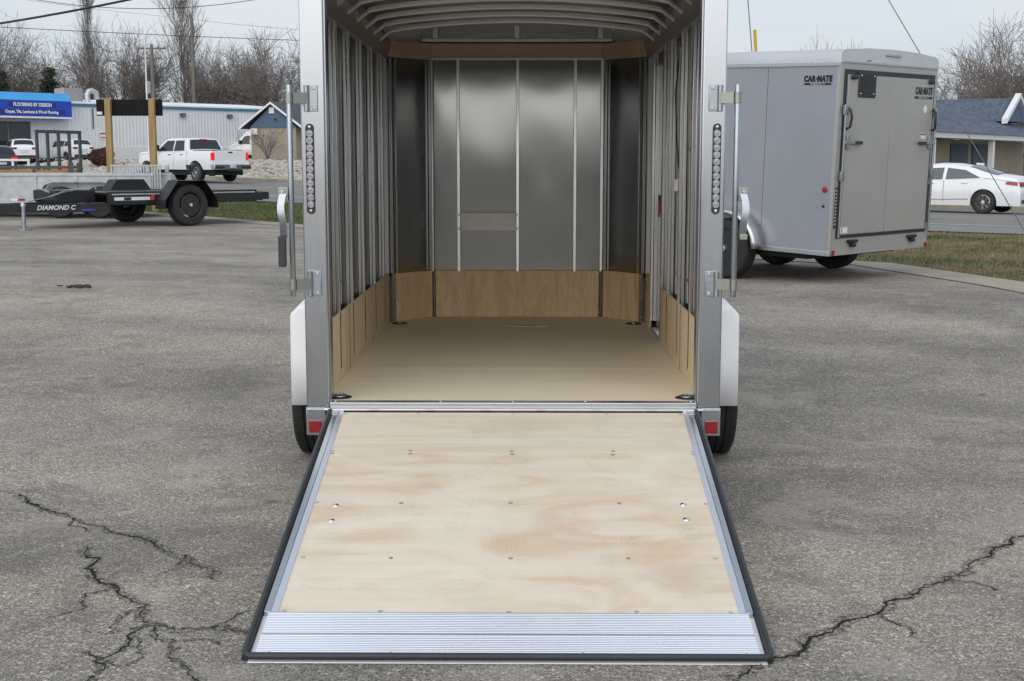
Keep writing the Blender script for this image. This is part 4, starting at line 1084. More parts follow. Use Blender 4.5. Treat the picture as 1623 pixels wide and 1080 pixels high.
MB().prism([(4.05, 0.25), (4.3, 0.25), (4.3, 0.62), (4.2, 0.68), (4.1, 0.62)], 'y', -0.09, 0.09).build("coupler", M['black_steel'], D, bevel=0.01)
jk = MB().tube([(2.98, 0.42, 0.02), (2.98, 0.42, 0.42)], 0.038, 14).build("tongue_jack", M['zinc'], D, smooth=40)
MB().lathe([(0.13, 0.0), (0.13, 0.02), (0.05, 0.03)], (2.98, 0.42, 0.0), 'z', 20).build("jack_foot", M['zinc'], jk)
MB().lathe([(0.05, 0.42), (0.05, 0.46), (0.02, 0.50)], (2.98, 0.42, 0.0), 'z', 14).build("jack_cap", M['zinc'], jk, smooth=40)
for k_, c_ in enumerate(('chrome', 'zinc')):
    MB().tube([(2.85 + 0.03 * k_, 0.38, 0.50), (2.5, 0.44 + 0.02 * k_, 0.58), (2.15, 0.46, 0.70 - 0.03 * k_), (1.8, 0.46, 0.72)], 0.007, 7).build("hose", M[c_], D, smooth=60)
MB().tube([(3.55, 0.10, 0.30), (3.6, 0.2, 0.12), (3.8, 0.25, 0.05), (4.0, 0.16, 0.10), (4.15, 0.1, 0.24)], 0.016, 7).build("breakaway_cable", M['decal_blue'], D, smooth=60)
MB().tube([(2.45, 0.36, 0.66), (2.6, 0.38, 0.72), (2.70, 0.36, 0.73)], 0.02, 7).build("chain_hook", M['chrome'], D, smooth=60)
# lettering follows the near tongue rail
ta = math.atan2(0.79, -2.25)
text_part("tongue_lettering", "DIAMOND C", 0.115, M['decal_grey'], D, (2.42, 0.550, 0.385), (R(90), 0, ta + math.pi - math.pi), bold=0.003, shear=0.25, extrude=0.003, sx=1.0)
text_part("tongue_stripe", "\u2022", 0.0001, M['decal_blue'], D, (3.1, 0.33, 0.39), (R(90), 0, ta)) if False else None
MB().prism([(1.78, 0.780), (2.00, 0.702), (2.00, 0.698), (1.78, 0.775)], 'z', 0.325, 0.355).build("model_strip", M['decal_blue'], D)
st = B(-0.55, 0.35, 0.9005, 0.904, 0.52, 0.575).build("side_sticker", M['decal_white'], D)
B(0.70, 1.45, 0.9005, 0.904, 0.50, 0.56).build("side_sticker", M['decal_white'], D)
B(1.10, 1.25, 0.9045, 0.907, 0.505, 0.555).build("sticker_print", M['decal_black'], D)
B(0.61, 0.68, 0.9005, 0.904, 0.50, 0.60).build("warning_sticker", M['decal_red'], D)
B(1.53, 1.56, 0.42, 0.423, 0.70, 0.76).build("green_tag", mat("green_tag", (0.1, 0.6, 0.08), 0.5), D)

# =================================================================== galvanised utility trailer behind it
GX, GY = -10.3, 22.9
G = thing("utility_trailer", "long galvanised sheet sided utility trailer behind the black trailer", "trailer", (GX, GY, hgt(GX, GY)), (0, 0, R(3)))
for sy in (-1, 1):
    yy = sy * 0.95
    B(-3.4, 2.35, yy - 0.012, yy + 0.012, 0.38, 0.88).build("side_panel", M['galv'], G)
    B(-3.42, 2.38, yy - 0.035, yy + 0.035, 0.875, 0.93).build("top_rail", M['galv'], G, bevel=0.006)
    B(-3.42, 2.38, yy - 0.04, yy + 0.04, 0.30, 0.385).build("bottom_rail", M['galv'], G, bevel=0.006)
    for x in (-3.35, -2.55, -1.70, -0.90, -0.1, 0.75, 1.55, 2.30):
        B(x - 0.025, x + 0.025, yy - 0.034, yy + 0.034, 0.386, 0.874).build("side_post", M['galv'], G, bevel=0.004)
    for xc in (0.45, 1.28):
        wheel(G, (xc, sy * 1.12, 0.33), 0.33, 0.2, 'y', sy, M['rim_black'], holes=5, tread=False)
    arc = [(-0.02, 0.34), (0.02, 0.52), (0.16, 0.70), (0.36, 0.76), (1.37, 0.76), (1.57, 0.70), (1.71, 0.52), (1.75, 0.34)]
    g = MB(); n = len(arc)
    for y in (sy * 0.99, sy * 1.24): g.v += [(x, y, z) for x, z in arc]
    g.f = [(i, i + 1, n + i + 1, n + i) for i in range(n - 1)]
    o = g.build("fender", M['galv'], G, smooth=60); md = o.modifiers.new("thickness", 'SOLIDIFY'); md.thickness = 0.008
B(-3.4, 2.36, -0.93, 0.93, 0.39, 0.43).build("deck", M['galv'], G)
B(-3.4, -3.38, -0.93, 0.93, 0.43, 0.88).build("front_panel", M['galv'], G)
# tail gate leaning inside the bed
gt = B(1.05, 2.20, 0.70, 0.74, 1.07, 1.11).build("gate_rail", M['galv'], G, bevel=0.005)
B(1.05, 2.20, 0.70, 0.74, 0.44, 0.48).build("gate_rail", M['galv'], G, bevel=0.005)
for x in np.arange(1.06, 2.18, 0.06): B(x, x + 0.032, 0.705, 0.735, 0.482, 1.068).build("gate_slat", M['galv'], G)
for sy in (-1, 1): B(2.22, 2.30, sy * 0.95 - 0.04, sy * 0.95 + 0.04, 0.94, 1.11).build("gate_post", M['galv'], G, bevel=0.005)
for x, c_ in ((-0.62, 'decal_white'), (-0.48, 'red_lens')): B(x, x + 0.15, -0.9995, -0.991, 0.355, 0.40).build("marker_strip", M[c_], G)

# =================================================================== charcoal landscape trailer behind
CX_, CY_ = -12.35, 26.6
Cc = thing("landscape_trailer", "charcoal trailer with wooden side planks and an upright slatted ramp gate", "trailer", (CX_, CY_, hgt(CX_, CY_)), (0, 0, R(12)))
for sy in (-1, 1):
    yy = sy * 0.9
    B(-3.2, 1.25, yy - 0.03, yy + 0.03, 0.97, 1.04).build("top_rail", M['charcoal'], Cc, bevel=0.006)
    B(-3.2, 1.25, yy - 0.04, yy + 0.04, 0.44, 0.54).build("frame_rail", M['charcoal'], Cc, bevel=0.006)
    B(-3.2, 1.22, yy - 0.01, yy + 0.025, 0.76, 0.95).build("side_plank", M['plank'], Cc, bevel=0.005)
    for x in np.arange(-3.1, 1.2, 0.86): B(x, x + 0.06, yy - 0.035, yy + 0.035, 0.541, 0.969).build("rail_post", M['charcoal'], Cc, bevel=0.005)
    B(1.16, 1.28, yy - 0.05, yy + 0.05, 0.44, 1.12).build("corner_post", M['charcoal'], Cc, bevel=0.006)
    for xc in (-1.6, -0.8): wheel(Cc, (xc, sy * 1.07, 0.33), 0.33, 0.2, 'y', sy, M['rim_black'], holes=0, tread=False)
    B(-2.1, -0.3, *sorted((sy * 0.945, sy * 1.2)), 0.70, 0.73).build("fender", M['charcoal'], Cc, bevel=0.01)
B(-3.2, 1.2, -0.86, 0.86, 0.52, 0.56).build("deck", M['plank'], Cc)
B(1.0, 1.14, -0.944, -0.932, 0.97, 1.03).build("tail_marker", M['red_lens'], Cc)
# gate swung partly open
Mg = Matrix.Translation((1.28, 0.88, 0)) @ Matrix.Rotation(R(-128), 4, 'Z')
for z0, z1 in ((1.84, 1.92), (0.60, 0.68)): MB().box(0.0, 1.50, -0.03, 0.03, z0, z1, M=Mg).build("gate_rail", M['charcoal'], Cc)
for x in (0.0, 0.36, 0.72, 1.08, 1.43): MB().box(x, x + 0.07, -0.025, 0.025, 0.681, 1.839, M=Mg).build("gate_bar", M['charcoal'], Cc)

# white barrier frame at the far left
WX, WY = -14.0, 30.0
Wf = thing("barrier_rail", "low white tube rail standing at the far left beyond the charcoal trailer", "rail", (WX, WY, hgt(WX, WY)))
B(-2.6, 0.55, -0.03, 0.03, 1.12, 1.18).build("rail", M['trim_white'], Wf, bevel=0.008)
for x in (-2.5, -1.0, 0.05, 0.48): B(x, x + 0.06, -0.028, 0.028, -0.02, 1.119).build("post", M['trim_white'], Wf, bevel=0.008)

# =================================================================== timber post sign
PX, PY = -9.47, 26.0
P_ = thing("post_sign", "blank black board bolted across two timber posts", "sign", (PX, PY, hgt(PX, PY)), (0, 0, R(0)))
for x in (-0.54, 0.52):
    B(x - 0.07, x + 0.07, -0.07, 0.07, -0.05, 2.68).build("post", M['timber'], P_, bevel=0.006)
bd = B(-0.85, 0.75, 0.071, 0.11, 2.27, 2.66).build("board", M['sign_black'], P_, bevel=0.004)
B(-0.84, -0.71, 0.066, 0.0705, 2.30, 2.37).build("paper_notice", M['decal_white'], bd)
MB().tube([(0.43, 0.03, 0.3), (0.43, 0.05, 2.3)], 0.02, 6).build("conduit", M['cable'], P_)

# =================================================================== vehicles
def car(name, label, cat, loc, rz, sp, paint, group=None, lit=True):
    root = thing(name, label, cat, loc, (0, 0, rz), group)
    L = sp['L']; hw = sp['w']; sill = sp['sill']; ra = sp['ra']; wr = sp['wr']; axs = sp['axles']; rr = sp.get('rr', 0.10); crown = sp.get('crown', 0.05); tum = sp.get('tum', 0.22)
    ux, uz = zip(*sp['up']); bx_, bz = zip(*sp['belt']); plx, plf = zip(*sp['plan'])
    sw = sp.get('smooth', 0.06)
    def up(x): return float(np.mean([np.interp(x + k * sw, ux, uz) for k in (-1, -0.5, 0, 0.5, 1)]))
    def belt(x): return min(float(np.interp(x, bx_, bz)), up(x) - 0.03)
    def W(x, z):
        w = hw * float(np.interp(x, plx, plf)); b = belt(x)
        if z <= b:
            t = (z - sill) / max(0.1, b - sill); return w * (1 - 0.05 * (2 * t - 1.05) ** 2)
        return w * 0.985 * (1 - tum * (z - b) / 0.55 * 0.5 - 0.10 * tum * ((z - b) / 0.55) ** 2)
    st = set(np.linspace(-L / 2, L / 2, 64).tolist()) | set(x for x in ux if abs(x) <= L / 2)
    for xc in axs: st |= set((xc + ra * 0.9995 * np.cos(np.linspace(0, math.pi, 17))).tolist()) | {xc - ra * 1.002, xc + ra * 1.002}
    st = sorted(st)
    def low(x):
        z = sill
        for xc in axs:
            if abs(x - xc) < ra: z = max(z, wr * 1.02 + math.sqrt(ra * ra - (x - xc) ** 2))
        return z
    g = MB(); nrow = None
    for x in st:
        u = up(x); lo = min(low(x), u - 0.06); b = max(belt(x), lo + 0.02); r_ = min(rr, (u - lo) * 0.4)
        b = min(b, u - r_ - 0.005) if b > lo + 0.02 else lo + 0.02
        row = [lo + (b - lo) * t for t in (0, 0.2, 0.42, 0.65, 0.86, 1.0)]
        top = max(u - r_, b + 0.004)
        row += [b + (top - b) * t for t in (0.35, 0.7, 1.0)]
        side = [(W(x, z), z) for z in row]
        wt_ = side[-1][0]
        for a in (30, 60, 85): side.append((wt_ - r_ * (1 - math.cos(R(a))), top + (u - top) * math.sin(R(a))))
        we = side[-1][0]
        for t in (0.35, 0.7): side.append((we * (1 - t), u + crown * (1 - (1 - t) ** 2)))
        full = side + [(0.0, u + crown)] + [(-y, z) for y, z in side[::-1]]
        nrow = len(full)
        g.v += [(x, y, z) for y, z in full]
    n = len(st)
    g.f = [(i * nrow + k, i * nrow + k + 1, (i + 1) * nrow + k + 1, (i + 1) * nrow + k) for i in range(n - 1) for k in range(nrow - 1)]
    g.f += [tuple(range(nrow)), tuple(range((n - 1) * nrow, n * nrow))]
    g.f += [(i * nrow, (i + 1) * nrow, (i + 1) * nrow + nrow - 1, i * nrow + nrow - 1) for i in range(n - 1)]
    body = g.build("body", paint, root, smooth=32)
    B(-L / 2 + 0.15, L / 2 - 0.15, -hw * 0.78, hw * 0.78, wr * 0.75, sill + 0.02).build("underbody", M['under'], root)
    for xc in axs:
        for sy in (-1, 1): wheel(root, (xc, sy * (hw - sp.get('inset', 0.13)), wr), wr, sp.get('tw', 0.24), 'y', sy, M['rim_silver'], spokes=sp.get('spokes', 7), holes=0, tread=False)
    def patch(bl, br, tr, tl, sy, off=0.007):
        def fn(a, b_):
            x = (bl[0] * (1 - a) + br[0] * a) * (1 - b_) + (tl[0] * (1 - a) + tr[0] * a) * b_
            z = (bl[1] * (1 - a) + br[1] * a) * (1 - b_) + (tl[1] * (1 - a) + tr[1] * a) * b_
            return (x, sy * (W(x, z) + off), z)
        return MB().grid(fn, 6, 5)
    for q in sp.get('side_glass', []):
        for sy in (-1, 1): patch(*q, sy).build("side_window", M['glass_light'] if sp.get('light_glass') else M['glass'], root, smooth=60)
    for q in sp.get('trim', []):
        for sy in (-1, 1): patch(*q[0], sy, 0.012).build(q[1], M[q[2]], root, smooth=60)
    def topglass(x0, x1, f0, f1, nm):
        def fn(a, b_):
            x = x0 + (x1 - x0) * a; u = up(x); e = 0.02; sl = (up(x + e) - up(x - e)) / (2 * e); nl = math.hypot(1, sl)
            we = W(x, u - rr) - rr * 0.55; y = (2 * b_ - 1) * we * (f0 + (f1 - f0) * a); t = 1 - abs(y) / max(we, .01)
            return (x - sl / nl * 0.012, y, u + crown * (1 - (1 - t) ** 2) + 0.012 / nl)
        MB().grid(fn, 8, 8).build(nm, M['glass'], root, smooth=60)
    for q in sp.get('top_glass', []): topglass(*q)
    xe = -L / 2
    for (y0, y1, z0, z1, nm, mt, d) in sp.get('rear', []):
        for sy in ((-1, 1) if y0 > 0 else (1,)):
            a, b_ = sorted((sy * y0, sy * y1)); B(xe - d, xe + 0.10, a, b_, z0, z1).build(nm, M[mt if lit or mt != 'red_lit' else 'red_lens'], root, bevel=0.012)
    for (x0, x1, z0, z1, nm, mt) in sp.get('flank', []):
        for sy in (-1, 1):
            zz = (z0 + z1) / 2; y = W((x0 + x1) / 2, zz)
            B(x0, x1, *sorted((sy * (y - 0.06), sy * (y + 0.012))), z0, z1).build(nm, M[mt], root, bevel=0.006)
    for (x, z) in sp.get('mirrors', []):
        for sy in (-1, 1):
            y = W(x, z); B(x - 0.10, x + 0.08, *sorted((sy * (y + 0.06), sy * (y + 0.26))), z - 0.02, z + sp.get('mh', 0.16)).build("mirror", M[sp.get('mm', 'black_plastic')], root, bevel=0.03)
            B(x - 0.02, x + 0.06, *sorted((sy * (y - 0.05), sy * (y + 0.10))), z, z + 0.05).build("mirror_arm", M['black_plastic'], root)
    # thin dark shut lines
    for x, z0, z1 in sp.get('shut', []):
        for sy in (-1, 1): patch((x - 0.006, z0), (x + 0.006, z0), (x + 0.006, z1), (x - 0.006, z1), sy, 0.003).build("shut_line", M['seam'], root)
    return root

PICKUP = dict(L=6.1, w=1.03, sill=0.56, ra=0.55, wr=0.42, tw=0.27, inset=0.15, axles=(-1.78, 2.12), rr=0.07, crown=0.03, tum=0.30, smooth=0.03, spokes=8,
    up=[(-3.06, 1.40), (-1.28, 1.41), (-1.20, 1.45), (-1.02, 1.90), (-0.80, 1.985), (0.40, 2.0), (0.72, 1.94), (1.42, 1.46), (1.55, 1.43), (2.75, 1.36), (3.0, 1.24), (3.05, 0.8)],
    belt=[(-3.05, 1.37), (1.4, 1.36), (3.05, 1.2)], plan=[(-3.05, 0.975), (-2.6, 1.0), (2.4, 1.0), (2.85, 0.95), (3.05, 0.82)],
    side_glass=[((-0.93, 1.43), (-0.12, 1.42), (-0.12, 1.89), (-0.78, 1.89)), ((-0.02, 1.42), (1.18, 1.41), (0.58, 1.89), (-0.02, 1.89))],
    top_glass=[(-1.20, -1.00, 0.90, 0.88, "rear_window"), (1.38, 0.72, 0.95, 0.92, "windscreen")],
    rear=[(0.86, 1.02, 0.98, 1.33, "tail_light", 'red_lit', 0.012), (-0.83, 0.83, 0.84, 1.40, "tailgate", 'car_white', 0.015), (-0.12, 0.12, 1.30, 1.37, "tailgate_handle", 'black_plastic', 0.024),
          (-1.02, 1.02, 0.58, 0.80, "rear_bumper", 'chrome', 0.20), (-0.17, 0.17, 0.64, 0.78, "licence_plate", 'plate_white', 0.21), (0.45, 0.98, 0.60, 0.72, "bumper_insert", 'black_plastic', 0.206),
          ],
    flank=[(-0.80, -0.60, 1.22, 1.26, "door_handle", 'black_plastic'), (0.15, 0.36, 1.22, 1.26, "door_handle", 'black_plastic'), (-1.35, -1.05, 0.58, 0.80, "mud_flap", 'black_plastic')],
    mirrors=[(1.05, 1.44)], mh=0.26, shut=[(-1.12, 0.65, 1.38), (-0.07, 0.65, 1.38), (1.15, 0.65, 1.36)])
def place(x, y): return (x, y, hgt(x, y) - 0.026)
RZ = math.atan2(0.616, -0.788)
tx, ty = -13.15 - 0.788 * 3.2, 54.4 + 0.616 * 3.2
pk = car("pickup_truck", "white crew cab pickup truck driving away on the road with brake lights on", "pickup", place(tx, ty), RZ - R(3), PICKUP, M['car_white'])
B(-2.9, -1.35, -0.80, 0.80, 1.405, 1.445).build("bed_opening_patch", M['under'], pk)  # dark sheet on the closed bed top, painting in the opening's shade
B(-1.06, -0.98, -0.18, 0.18, 1.93, 1.965).build("brake_light", M['red_lit'], pk)
B(-3.4, -3.26, -0.35, 0.35, 0.50, 0.58).build("hitch_step", M['black_plastic'], pk)
MB().lathe([(0.16, -0.12), (0.16, 0.12)], (-1.78, 0.1, 0.42), 'y', 14).build("differential", M['under'], pk, smooth=40)

SEDAN = dict(L=5.0, w=0.93, sill=0.24, ra=0.385, wr=0.345, tw=0.235, inset=0.12, axles=(-1.47, 1.44), rr=0.09, crown=0.05, tum=0.55, spokes=8, light_glass=True,
    up=[(-2.5, 0.62), (-2.47, 0.92), (-2.36, 1.05), (-2.05, 1.10), (-1.75, 1.14), (-1.05, 1.355), (-0.45, 1.445), (0.05, 1.455), (0.45, 1.415), (1.25, 1.05), (1.5, 0.99), (2.2, 0.86), (2.43, 0.72), (2.5, 0.5)],
    belt=[(-2.5, 0.95), (-1.6, 1.03), (-0.5, 0.99), (1.2, 0.93), (2.5, 0.75)], plan=[(-2.5, 0.80), (-2.3, 0.90), (-1.6, 0.985), (0, 1.0), (1.6, 0.98), (2.2, 0.90), (2.5, 0.70)],
    side_glass=[((-1.36, 1.065), (-0.32, 1.02), (-0.32, 1.355), (-0.88, 1.29)), ((-0.22, 1.02), (0.92, 0.985), (0.42, 1.33), (-0.22, 1.36))],
    top_glass=[(-1.80, -0.95, 0.88, 0.84, "rear_window"), (1.22, 0.45, 0.92, 0.88, "windscreen")],
    trim=[(((-2.42, 0.83), (-2.08, 0.88), (-2.12, 0.96), (-2.42, 0.94)), "tail_light", 'red_lens'), (((-1.02, 0.42), (0.98, 0.38), (0.98, 0.40), (-1.02, 0.44)), "sill_trim", 'chrome')],
    rear=[(0.40, 0.70, 0.80, 0.94, "tail_light", 'red_lens', 0.01), (-0.24, 0.24, 0.66, 0.78, "licence_plate", 'plate_white', 0.012), (-0.62, 0.62, 0.30, 0.42, "bumper_insert", 'black_plastic', 0.01)],
    flank=[(-1.0, -0.80, 0.885, 0.915, "door_handle", 'chrome'), (0.02, 0.22, 0.87, 0.90, "door_handle", 'chrome')],
    mirrors=[(0.80, 0.98)], mm='car_white', mh=0.13, shut=[(-0.27, 0.34, 0.99), (0.98, 0.34, 0.93)])
ca, sa = math.cos(RZ), math.sin(RZ)
sx_, sy_ = 13.62 - (ca * -1.47 - sa * 0.85), 33.3 - (sa * -1.47 + ca * 0.85)
sd = car("sedan_car", "white four door saloon car passing on the road behind the silver trailer", "car", place(sx_, sy_), RZ, SEDAN, M['car_white'])
MB().prism([(-1.15, 1.40), (-0.92, 1.45), (-0.92, 1.50), (-1.16, 1.485)], 'y', -0.03, 0.03).build("roof_antenna", M['car_white'], sd, bevel=0.01)

SUV = dict(L=4.7, w=0.95, sill=0.34, ra=0.42, wr=0.36, tw=0.24, axles=(-1.35, 1.40), rr=0.09, crown=0.05, tum=0.42, spokes=6,
    up=[(-2.35, 0.75), (-2.33, 1.12), (-2.22, 1.25), (-1.95, 1.60), (-1.7, 1.70), (-0.6, 1.74), (0.2, 1.72), (0.55, 1.62), (1.3, 1.16), (2.0, 1.05), (2.28, 0.9), (2.35, 0.6)],
    belt=[(-2.35, 1.10), (-1.9, 1.14), (1.2, 1.06), (2.35, 0.9)], plan=[(-2.35, 0.86), (-2.1, 0.95), (-1.5, 1.0), (1.4, 1.0), (2.0, 0.92), (2.35, 0.72)],
    side_glass=[((-1.85, 1.22), (-1.12, 1.19), (-1.12, 1.56), (-1.65, 1.54)), ((-1.02, 1.18), (-0.18, 1.15), (-0.18, 1.61), (-1.02, 1.58)), ((-0.08, 1.15), (0.98, 1.12), (0.48, 1.56), (-0.08, 1.61))],
    top_glass=[(-2.20, -1.93, 0.92, 0.86, "rear_window"), (1.28, 0.55, 0.92, 0.88, "windscreen")],
    rear=[(0.52, 0.86, 0.98, 1.12, "tail_light", 'red_lit', 0.03), (-0.26, 0.26, 0.72, 0.84, "licence_plate", 'plate_white', 0.02), (-0.40, 0.40, 0.90, 0.94, "garnish", 'chrome', 0.02), (-0.8, 0.8, 0.36, 0.55, "bumper_skirt", 'black_plastic', 0.03),
          ],
    flank=[(-1.05, -0.85, 1.02, 1.05, "door_handle", 'chrome'), (0.05, 0.25, 1.0, 1.03, "door_handle", 'chrome')], mirrors=[(0.85, 1.12)], shut=[(-0.13, 0.45, 1.14), (1.0, 0.45, 1.08)])
car("suv_car", "black sport utility car with red brake lights lit at the left edge", "suv", place(-27.6 - 0.788 * 2.2, 65.0 + 0.616 * 2.2), RZ - R(12), SUV, M['car_black'])
car("suv_car", "white sport utility car parked under the blue awning", "suv", place(-37.6, 93.0), R(118), SUV, M['car_white'], lit=False)
car("suv_car", "white sport utility car parked beside the russet bush behind the ramp gate", "suv", place(-35.6, 97.4), R(140), SUV, M['car_white'], lit=False)
car("parked_car", "dark car parked by the metal wall just behind the pickup's cab", "car", place(-27.2, 100.0), R(150), SEDAN, M['car_black'], lit=False)
VAN = dict(L=5.6, w=1.0, sill=0.36, ra=0.42, wr=0.36, tw=0.24, axles=(-1.7, 1.8), rr=0.12, crown=0.05, tum=0.12, spokes=6,
    up=[(-2.8, 2.35), (-2.7, 2.45), (0.7, 2.45), (1.2, 2.25), (2.05, 1.35), (2.55, 1.15), (2.8, 0.7)], belt=[(-2.8, 1.2), (2.8, 1.0)],
    plan=[(-2.8, 0.95), (-2.4, 1.0), (1.8, 1.0), (2.8, 0.8)], side_glass=[((0.75, 1.28), (1.75, 1.25), (1.2, 1.95), (0.75, 1.98))], top_glass=[(2.0, 1.25, 0.92, 0.88, "windscreen")],
    rear=[(0.78, 0.92, 1.0, 1.4, "tail_light", 'red_lens', 0.01), (-0.7, 0.7, 1.5, 2.1, "rear_window", 'glass', 0.01)], mirrors=[(1.6, 1.3)], mh=0.3, shut=[(0.68, 0.5, 2.0)])
car("delivery_van", "white high roof van parked behind the blue gabled building", "van", place(-22.6, 108.5), R(172), VAN, M['car_white'])

# =================================================================== flooring shop
FB = (-39.48, 94.2, 1.90)
Fb = thing("shop_building", "long white metal sided shop with a blue awning across the road", "building", FB, (0, 0, R(44.6)))
H0, HB = 4.05, 0.95
def rib_wall(x0, x1, z0, z1, y, pitch=0.30):
    g = MB(); prof = []
    x = x0
    while x < x1:
        prof += [(x, 0.0), (x + pitch * 0.62, 0.0), (x + pitch * 0.70, -0.05), (x + pitch * 0.92, -0.05)]; x += pitch
    prof.append((x1, 0.0)); n = len(prof)
    for z in (z0, z1): g.v += [(p[0], y + p[1], z) for p in prof]
    g.f = [(i, i + 1, n + i + 1, n + i) for i in range(n - 1)]
    return g
B(-30, 27, 0.02, 18, 0.0, H0).build("core", M['metal_wall'], Fb)
rib_wall(5.5, 27, HB, H0, 0.0).build("siding", M['metal_wall'], Fb)
rib_wall(2.5, 5.3, 0.1, H0, 0.0).build("siding", M['metal_wall'], Fb)
rib_wall(-30, -6.0, 0.1, H0, 0.0).build("siding", M['metal_wall'], Fb)
B(5.5, 27, -0.08, 0.018, -0.1, HB).build("base_wall", M['wall_base'], Fb, bevel=0.01)
B(5.32, 5.48, -0.09, 0.0, 0.0, H0).build("corner_trim", M['trim_white'], Fb)
B(-30, 27.1, -0.14, 0.015, H0 - 0.02, H0 + 0.18).build("fascia", M['teal'], Fb)
MB().prism([(-0.16, H0 + 0.18), (-0.16, H0 + 0.30), (9.0, H0 + 0.95), (18.2, H0 + 0.30), (18.2, H0 + 0.18)], 'x', -30.1, 27.2).build("roof", M['roof_white'], Fb, bevel=0.01)
# storefront glazing
for i in range(4):
    x0 = -4.6 + i * 1.75
    w_ = B(x0, x0 + 1.68, -0.06, 0.016, 0.45, 2.75).build("window_frame", M['charcoal'], Fb)
    B(x0 + 0.07, x0 + 1.61, -0.075, -0.0605, 0.55, 2.66).build("pane", M['glass'], w_)
B(-6.0, 2.5, -0.05, 0.015, 0.0, 0.44).build("window_base", M['wall_base'], Fb)
# awning
aw = MB().prism([(-0.145, 4.95), (-0.70, 4.90), (-1.25, 4.32), (-1.25, 2.98), (-0.145, 2.98)], 'x', -6.2, 5.15).build("awning", M['awning_dark'], Fb)
MB().prism([(-0.70, 4.92), (-0.72, 4.90), (-1.268, 4.33), (-1.262, 4.31), (-1.252, 4.33), (-0.70, 4.905)], 'x', -6.2, 5.15).build("awning_top", M['awning_light'], aw)
B(-6.2, 5.15, -1.26, -1.2515, 2.985, 3.12).build("awning_valance", M['decal_white'], aw)
B(0.20, 3.90, -1.258, -1.2512, 3.80, 4.16).build("sign_patch", M['awning_patch'], aw)
B(-0.60, 4.60, -1.258, -1.2512, 3.28, 3.62).build("sign_patch", M['awning_patch'], aw)
text_part("sign_lettering", "FLOORING BY DESIGN", 0.36, M['decal_white'], aw, (2.05, -1.266, 3.985), (R(90), 0, 0), bold=0.014, extrude=0.006, sx=0.82)
text_part("sign_lettering", "Carpet, Tile, Laminate & Wood Flooring", 0.315, M['decal_white'], aw, (1.98, -1.266, 3.455), (R(90), 0, 0), bold=0.011, extrude=0.006, sx=0.80)
# roof plant, wall lights, notices
B(5.9, 7.5, 1.5, 3.2, H0 + 0.3, H0 + 1.45).build("rooftop_unit", M['hvac'], Fb, bevel=0.03)
MB().tube([(7.7, 1.2, H0 + 0.2), (7.7, 1.2, H0 + 1.0), (7.85, 1.2, H0 + 1.25), (8.1, 1.2, H0 + 1.3), (8.45, 1.2, H0 + 1.15), (8.5, 1.2, H0 + 0.6)], 0.22, 14).build("rooftop_duct", M['duct'], Fb, smooth=50)
for x in (15.4, 19.9):
    w_ = B(x - 0.22, x + 0.22, -0.32, -0.052, 3.42, 3.72).build("wall_light", M['charcoal'], Fb, bevel=0.04)
    B(x - 0.16, x + 0.16, -0.335, -0.322, 3.44, 3.60).build("light_glass", M['clear_lens'], w_)
st = B(7.95, 8.55, -0.07, -0.055, 1.55, 2.05).build("notice", M['decal_white'], Fb); B(8.0, 8.5, -0.074, -0.0705, 1.88, 2.0).build("notice_band", M['decal_red'], st); B(8.0, 8.5, -0.074, -0.0705, 1.60, 1.68).build("notice_band", M['decal_red'], st)
MB().tube([(7.45, -0.1, 2.3), (7.45, -0.1, 3.9)], 0.05, 8).build("vent_pipe", M['charcoal'], Fb)
MB().tube([(20.6, -0.09, 1.0), (20.6, -0.09, 4.2)], 0.05, 8).build("downspout", M['metal_wall'], Fb)

# =================================================================== blue gabled building
Gb = thing("gabled_building", "small tan brick building with a slate blue siding gable", "building", (-20.3, 101.2, 1.92), (0, 0, R(-14)))
GW, GH, GA = 1.85, 2.40, 4.38
B(-GW, GW + 0.2, 0.0, 11, -0.1, GH).build("brick_wall", M['tan_brick'], Gb)
gs = MB().prism([(-GW - 0.12, GH), (GW + 0.32, GH), (0.05, GA - 0.1)], 'y', -0.05, 0.0).build("gable_wall", M['blue_siding'], Gb)
for i in range(13):
    z = GH + 0.02 + i * 0.145; t = (z + 0.14 - GH) / (GA - 0.1 - GH)
    if t > 0.97: break
    xl = -GW - 0.12 + (GW + 0.17) * t; xr = GW + 0.32 - (GW + 0.27) * t
    MB().prism([(-0.075, z), (-0.0505, z), (-0.0505, z + 0.14), (-0.056, z + 0.14)], 'x', xl, xr).build("siding_board", M['blue_siding'], gs)
for s_, xe in ((-1, -GW - 0.95), (1, GW + 1.05)):
    zt, zb = GA, GH - 0.06
    MB().prism([(0.05, zt), (xe, zb), (xe, zb + 0.10), (0.05, zt + 0.12)], 'y', -0.36, 11.3).build("roof_slope", M['shingle'], Gb)
    MB().prism([(0.05, zt - 0.10), (xe, zb - 0.14), (xe - s_ * 0.0, zb + 0.07), (0.05, zt + 0.08)], 'y', -0.42, -0.362).build("barge_board", M['trim_white'], Gb)
B(-0.20, 0.24, -0.13, -0.076, 3.55, 4.02).build("gable_vent", M['trim_white'], Gb)
MB().tube([(0.30, -0.08, 3.12), (0.30, -0.30, 3.12), (0.30, -0.32, 2.95)], 0.07, 8).build("flood_light", M['charcoal'], Gb, smooth=40)
B(-1.75, -1.20, -0.35, -0.01, 1.85, 2.35).build("air_conditioner", M['wall_base'], Gb, bevel=0.03)
for i in range(5): B(-1.70, -1.42, -0.362, -0.351, 1.90 + i * 0.085, 1.94 + i * 0.085).build("grille_slat", M['hvac'], Gb)

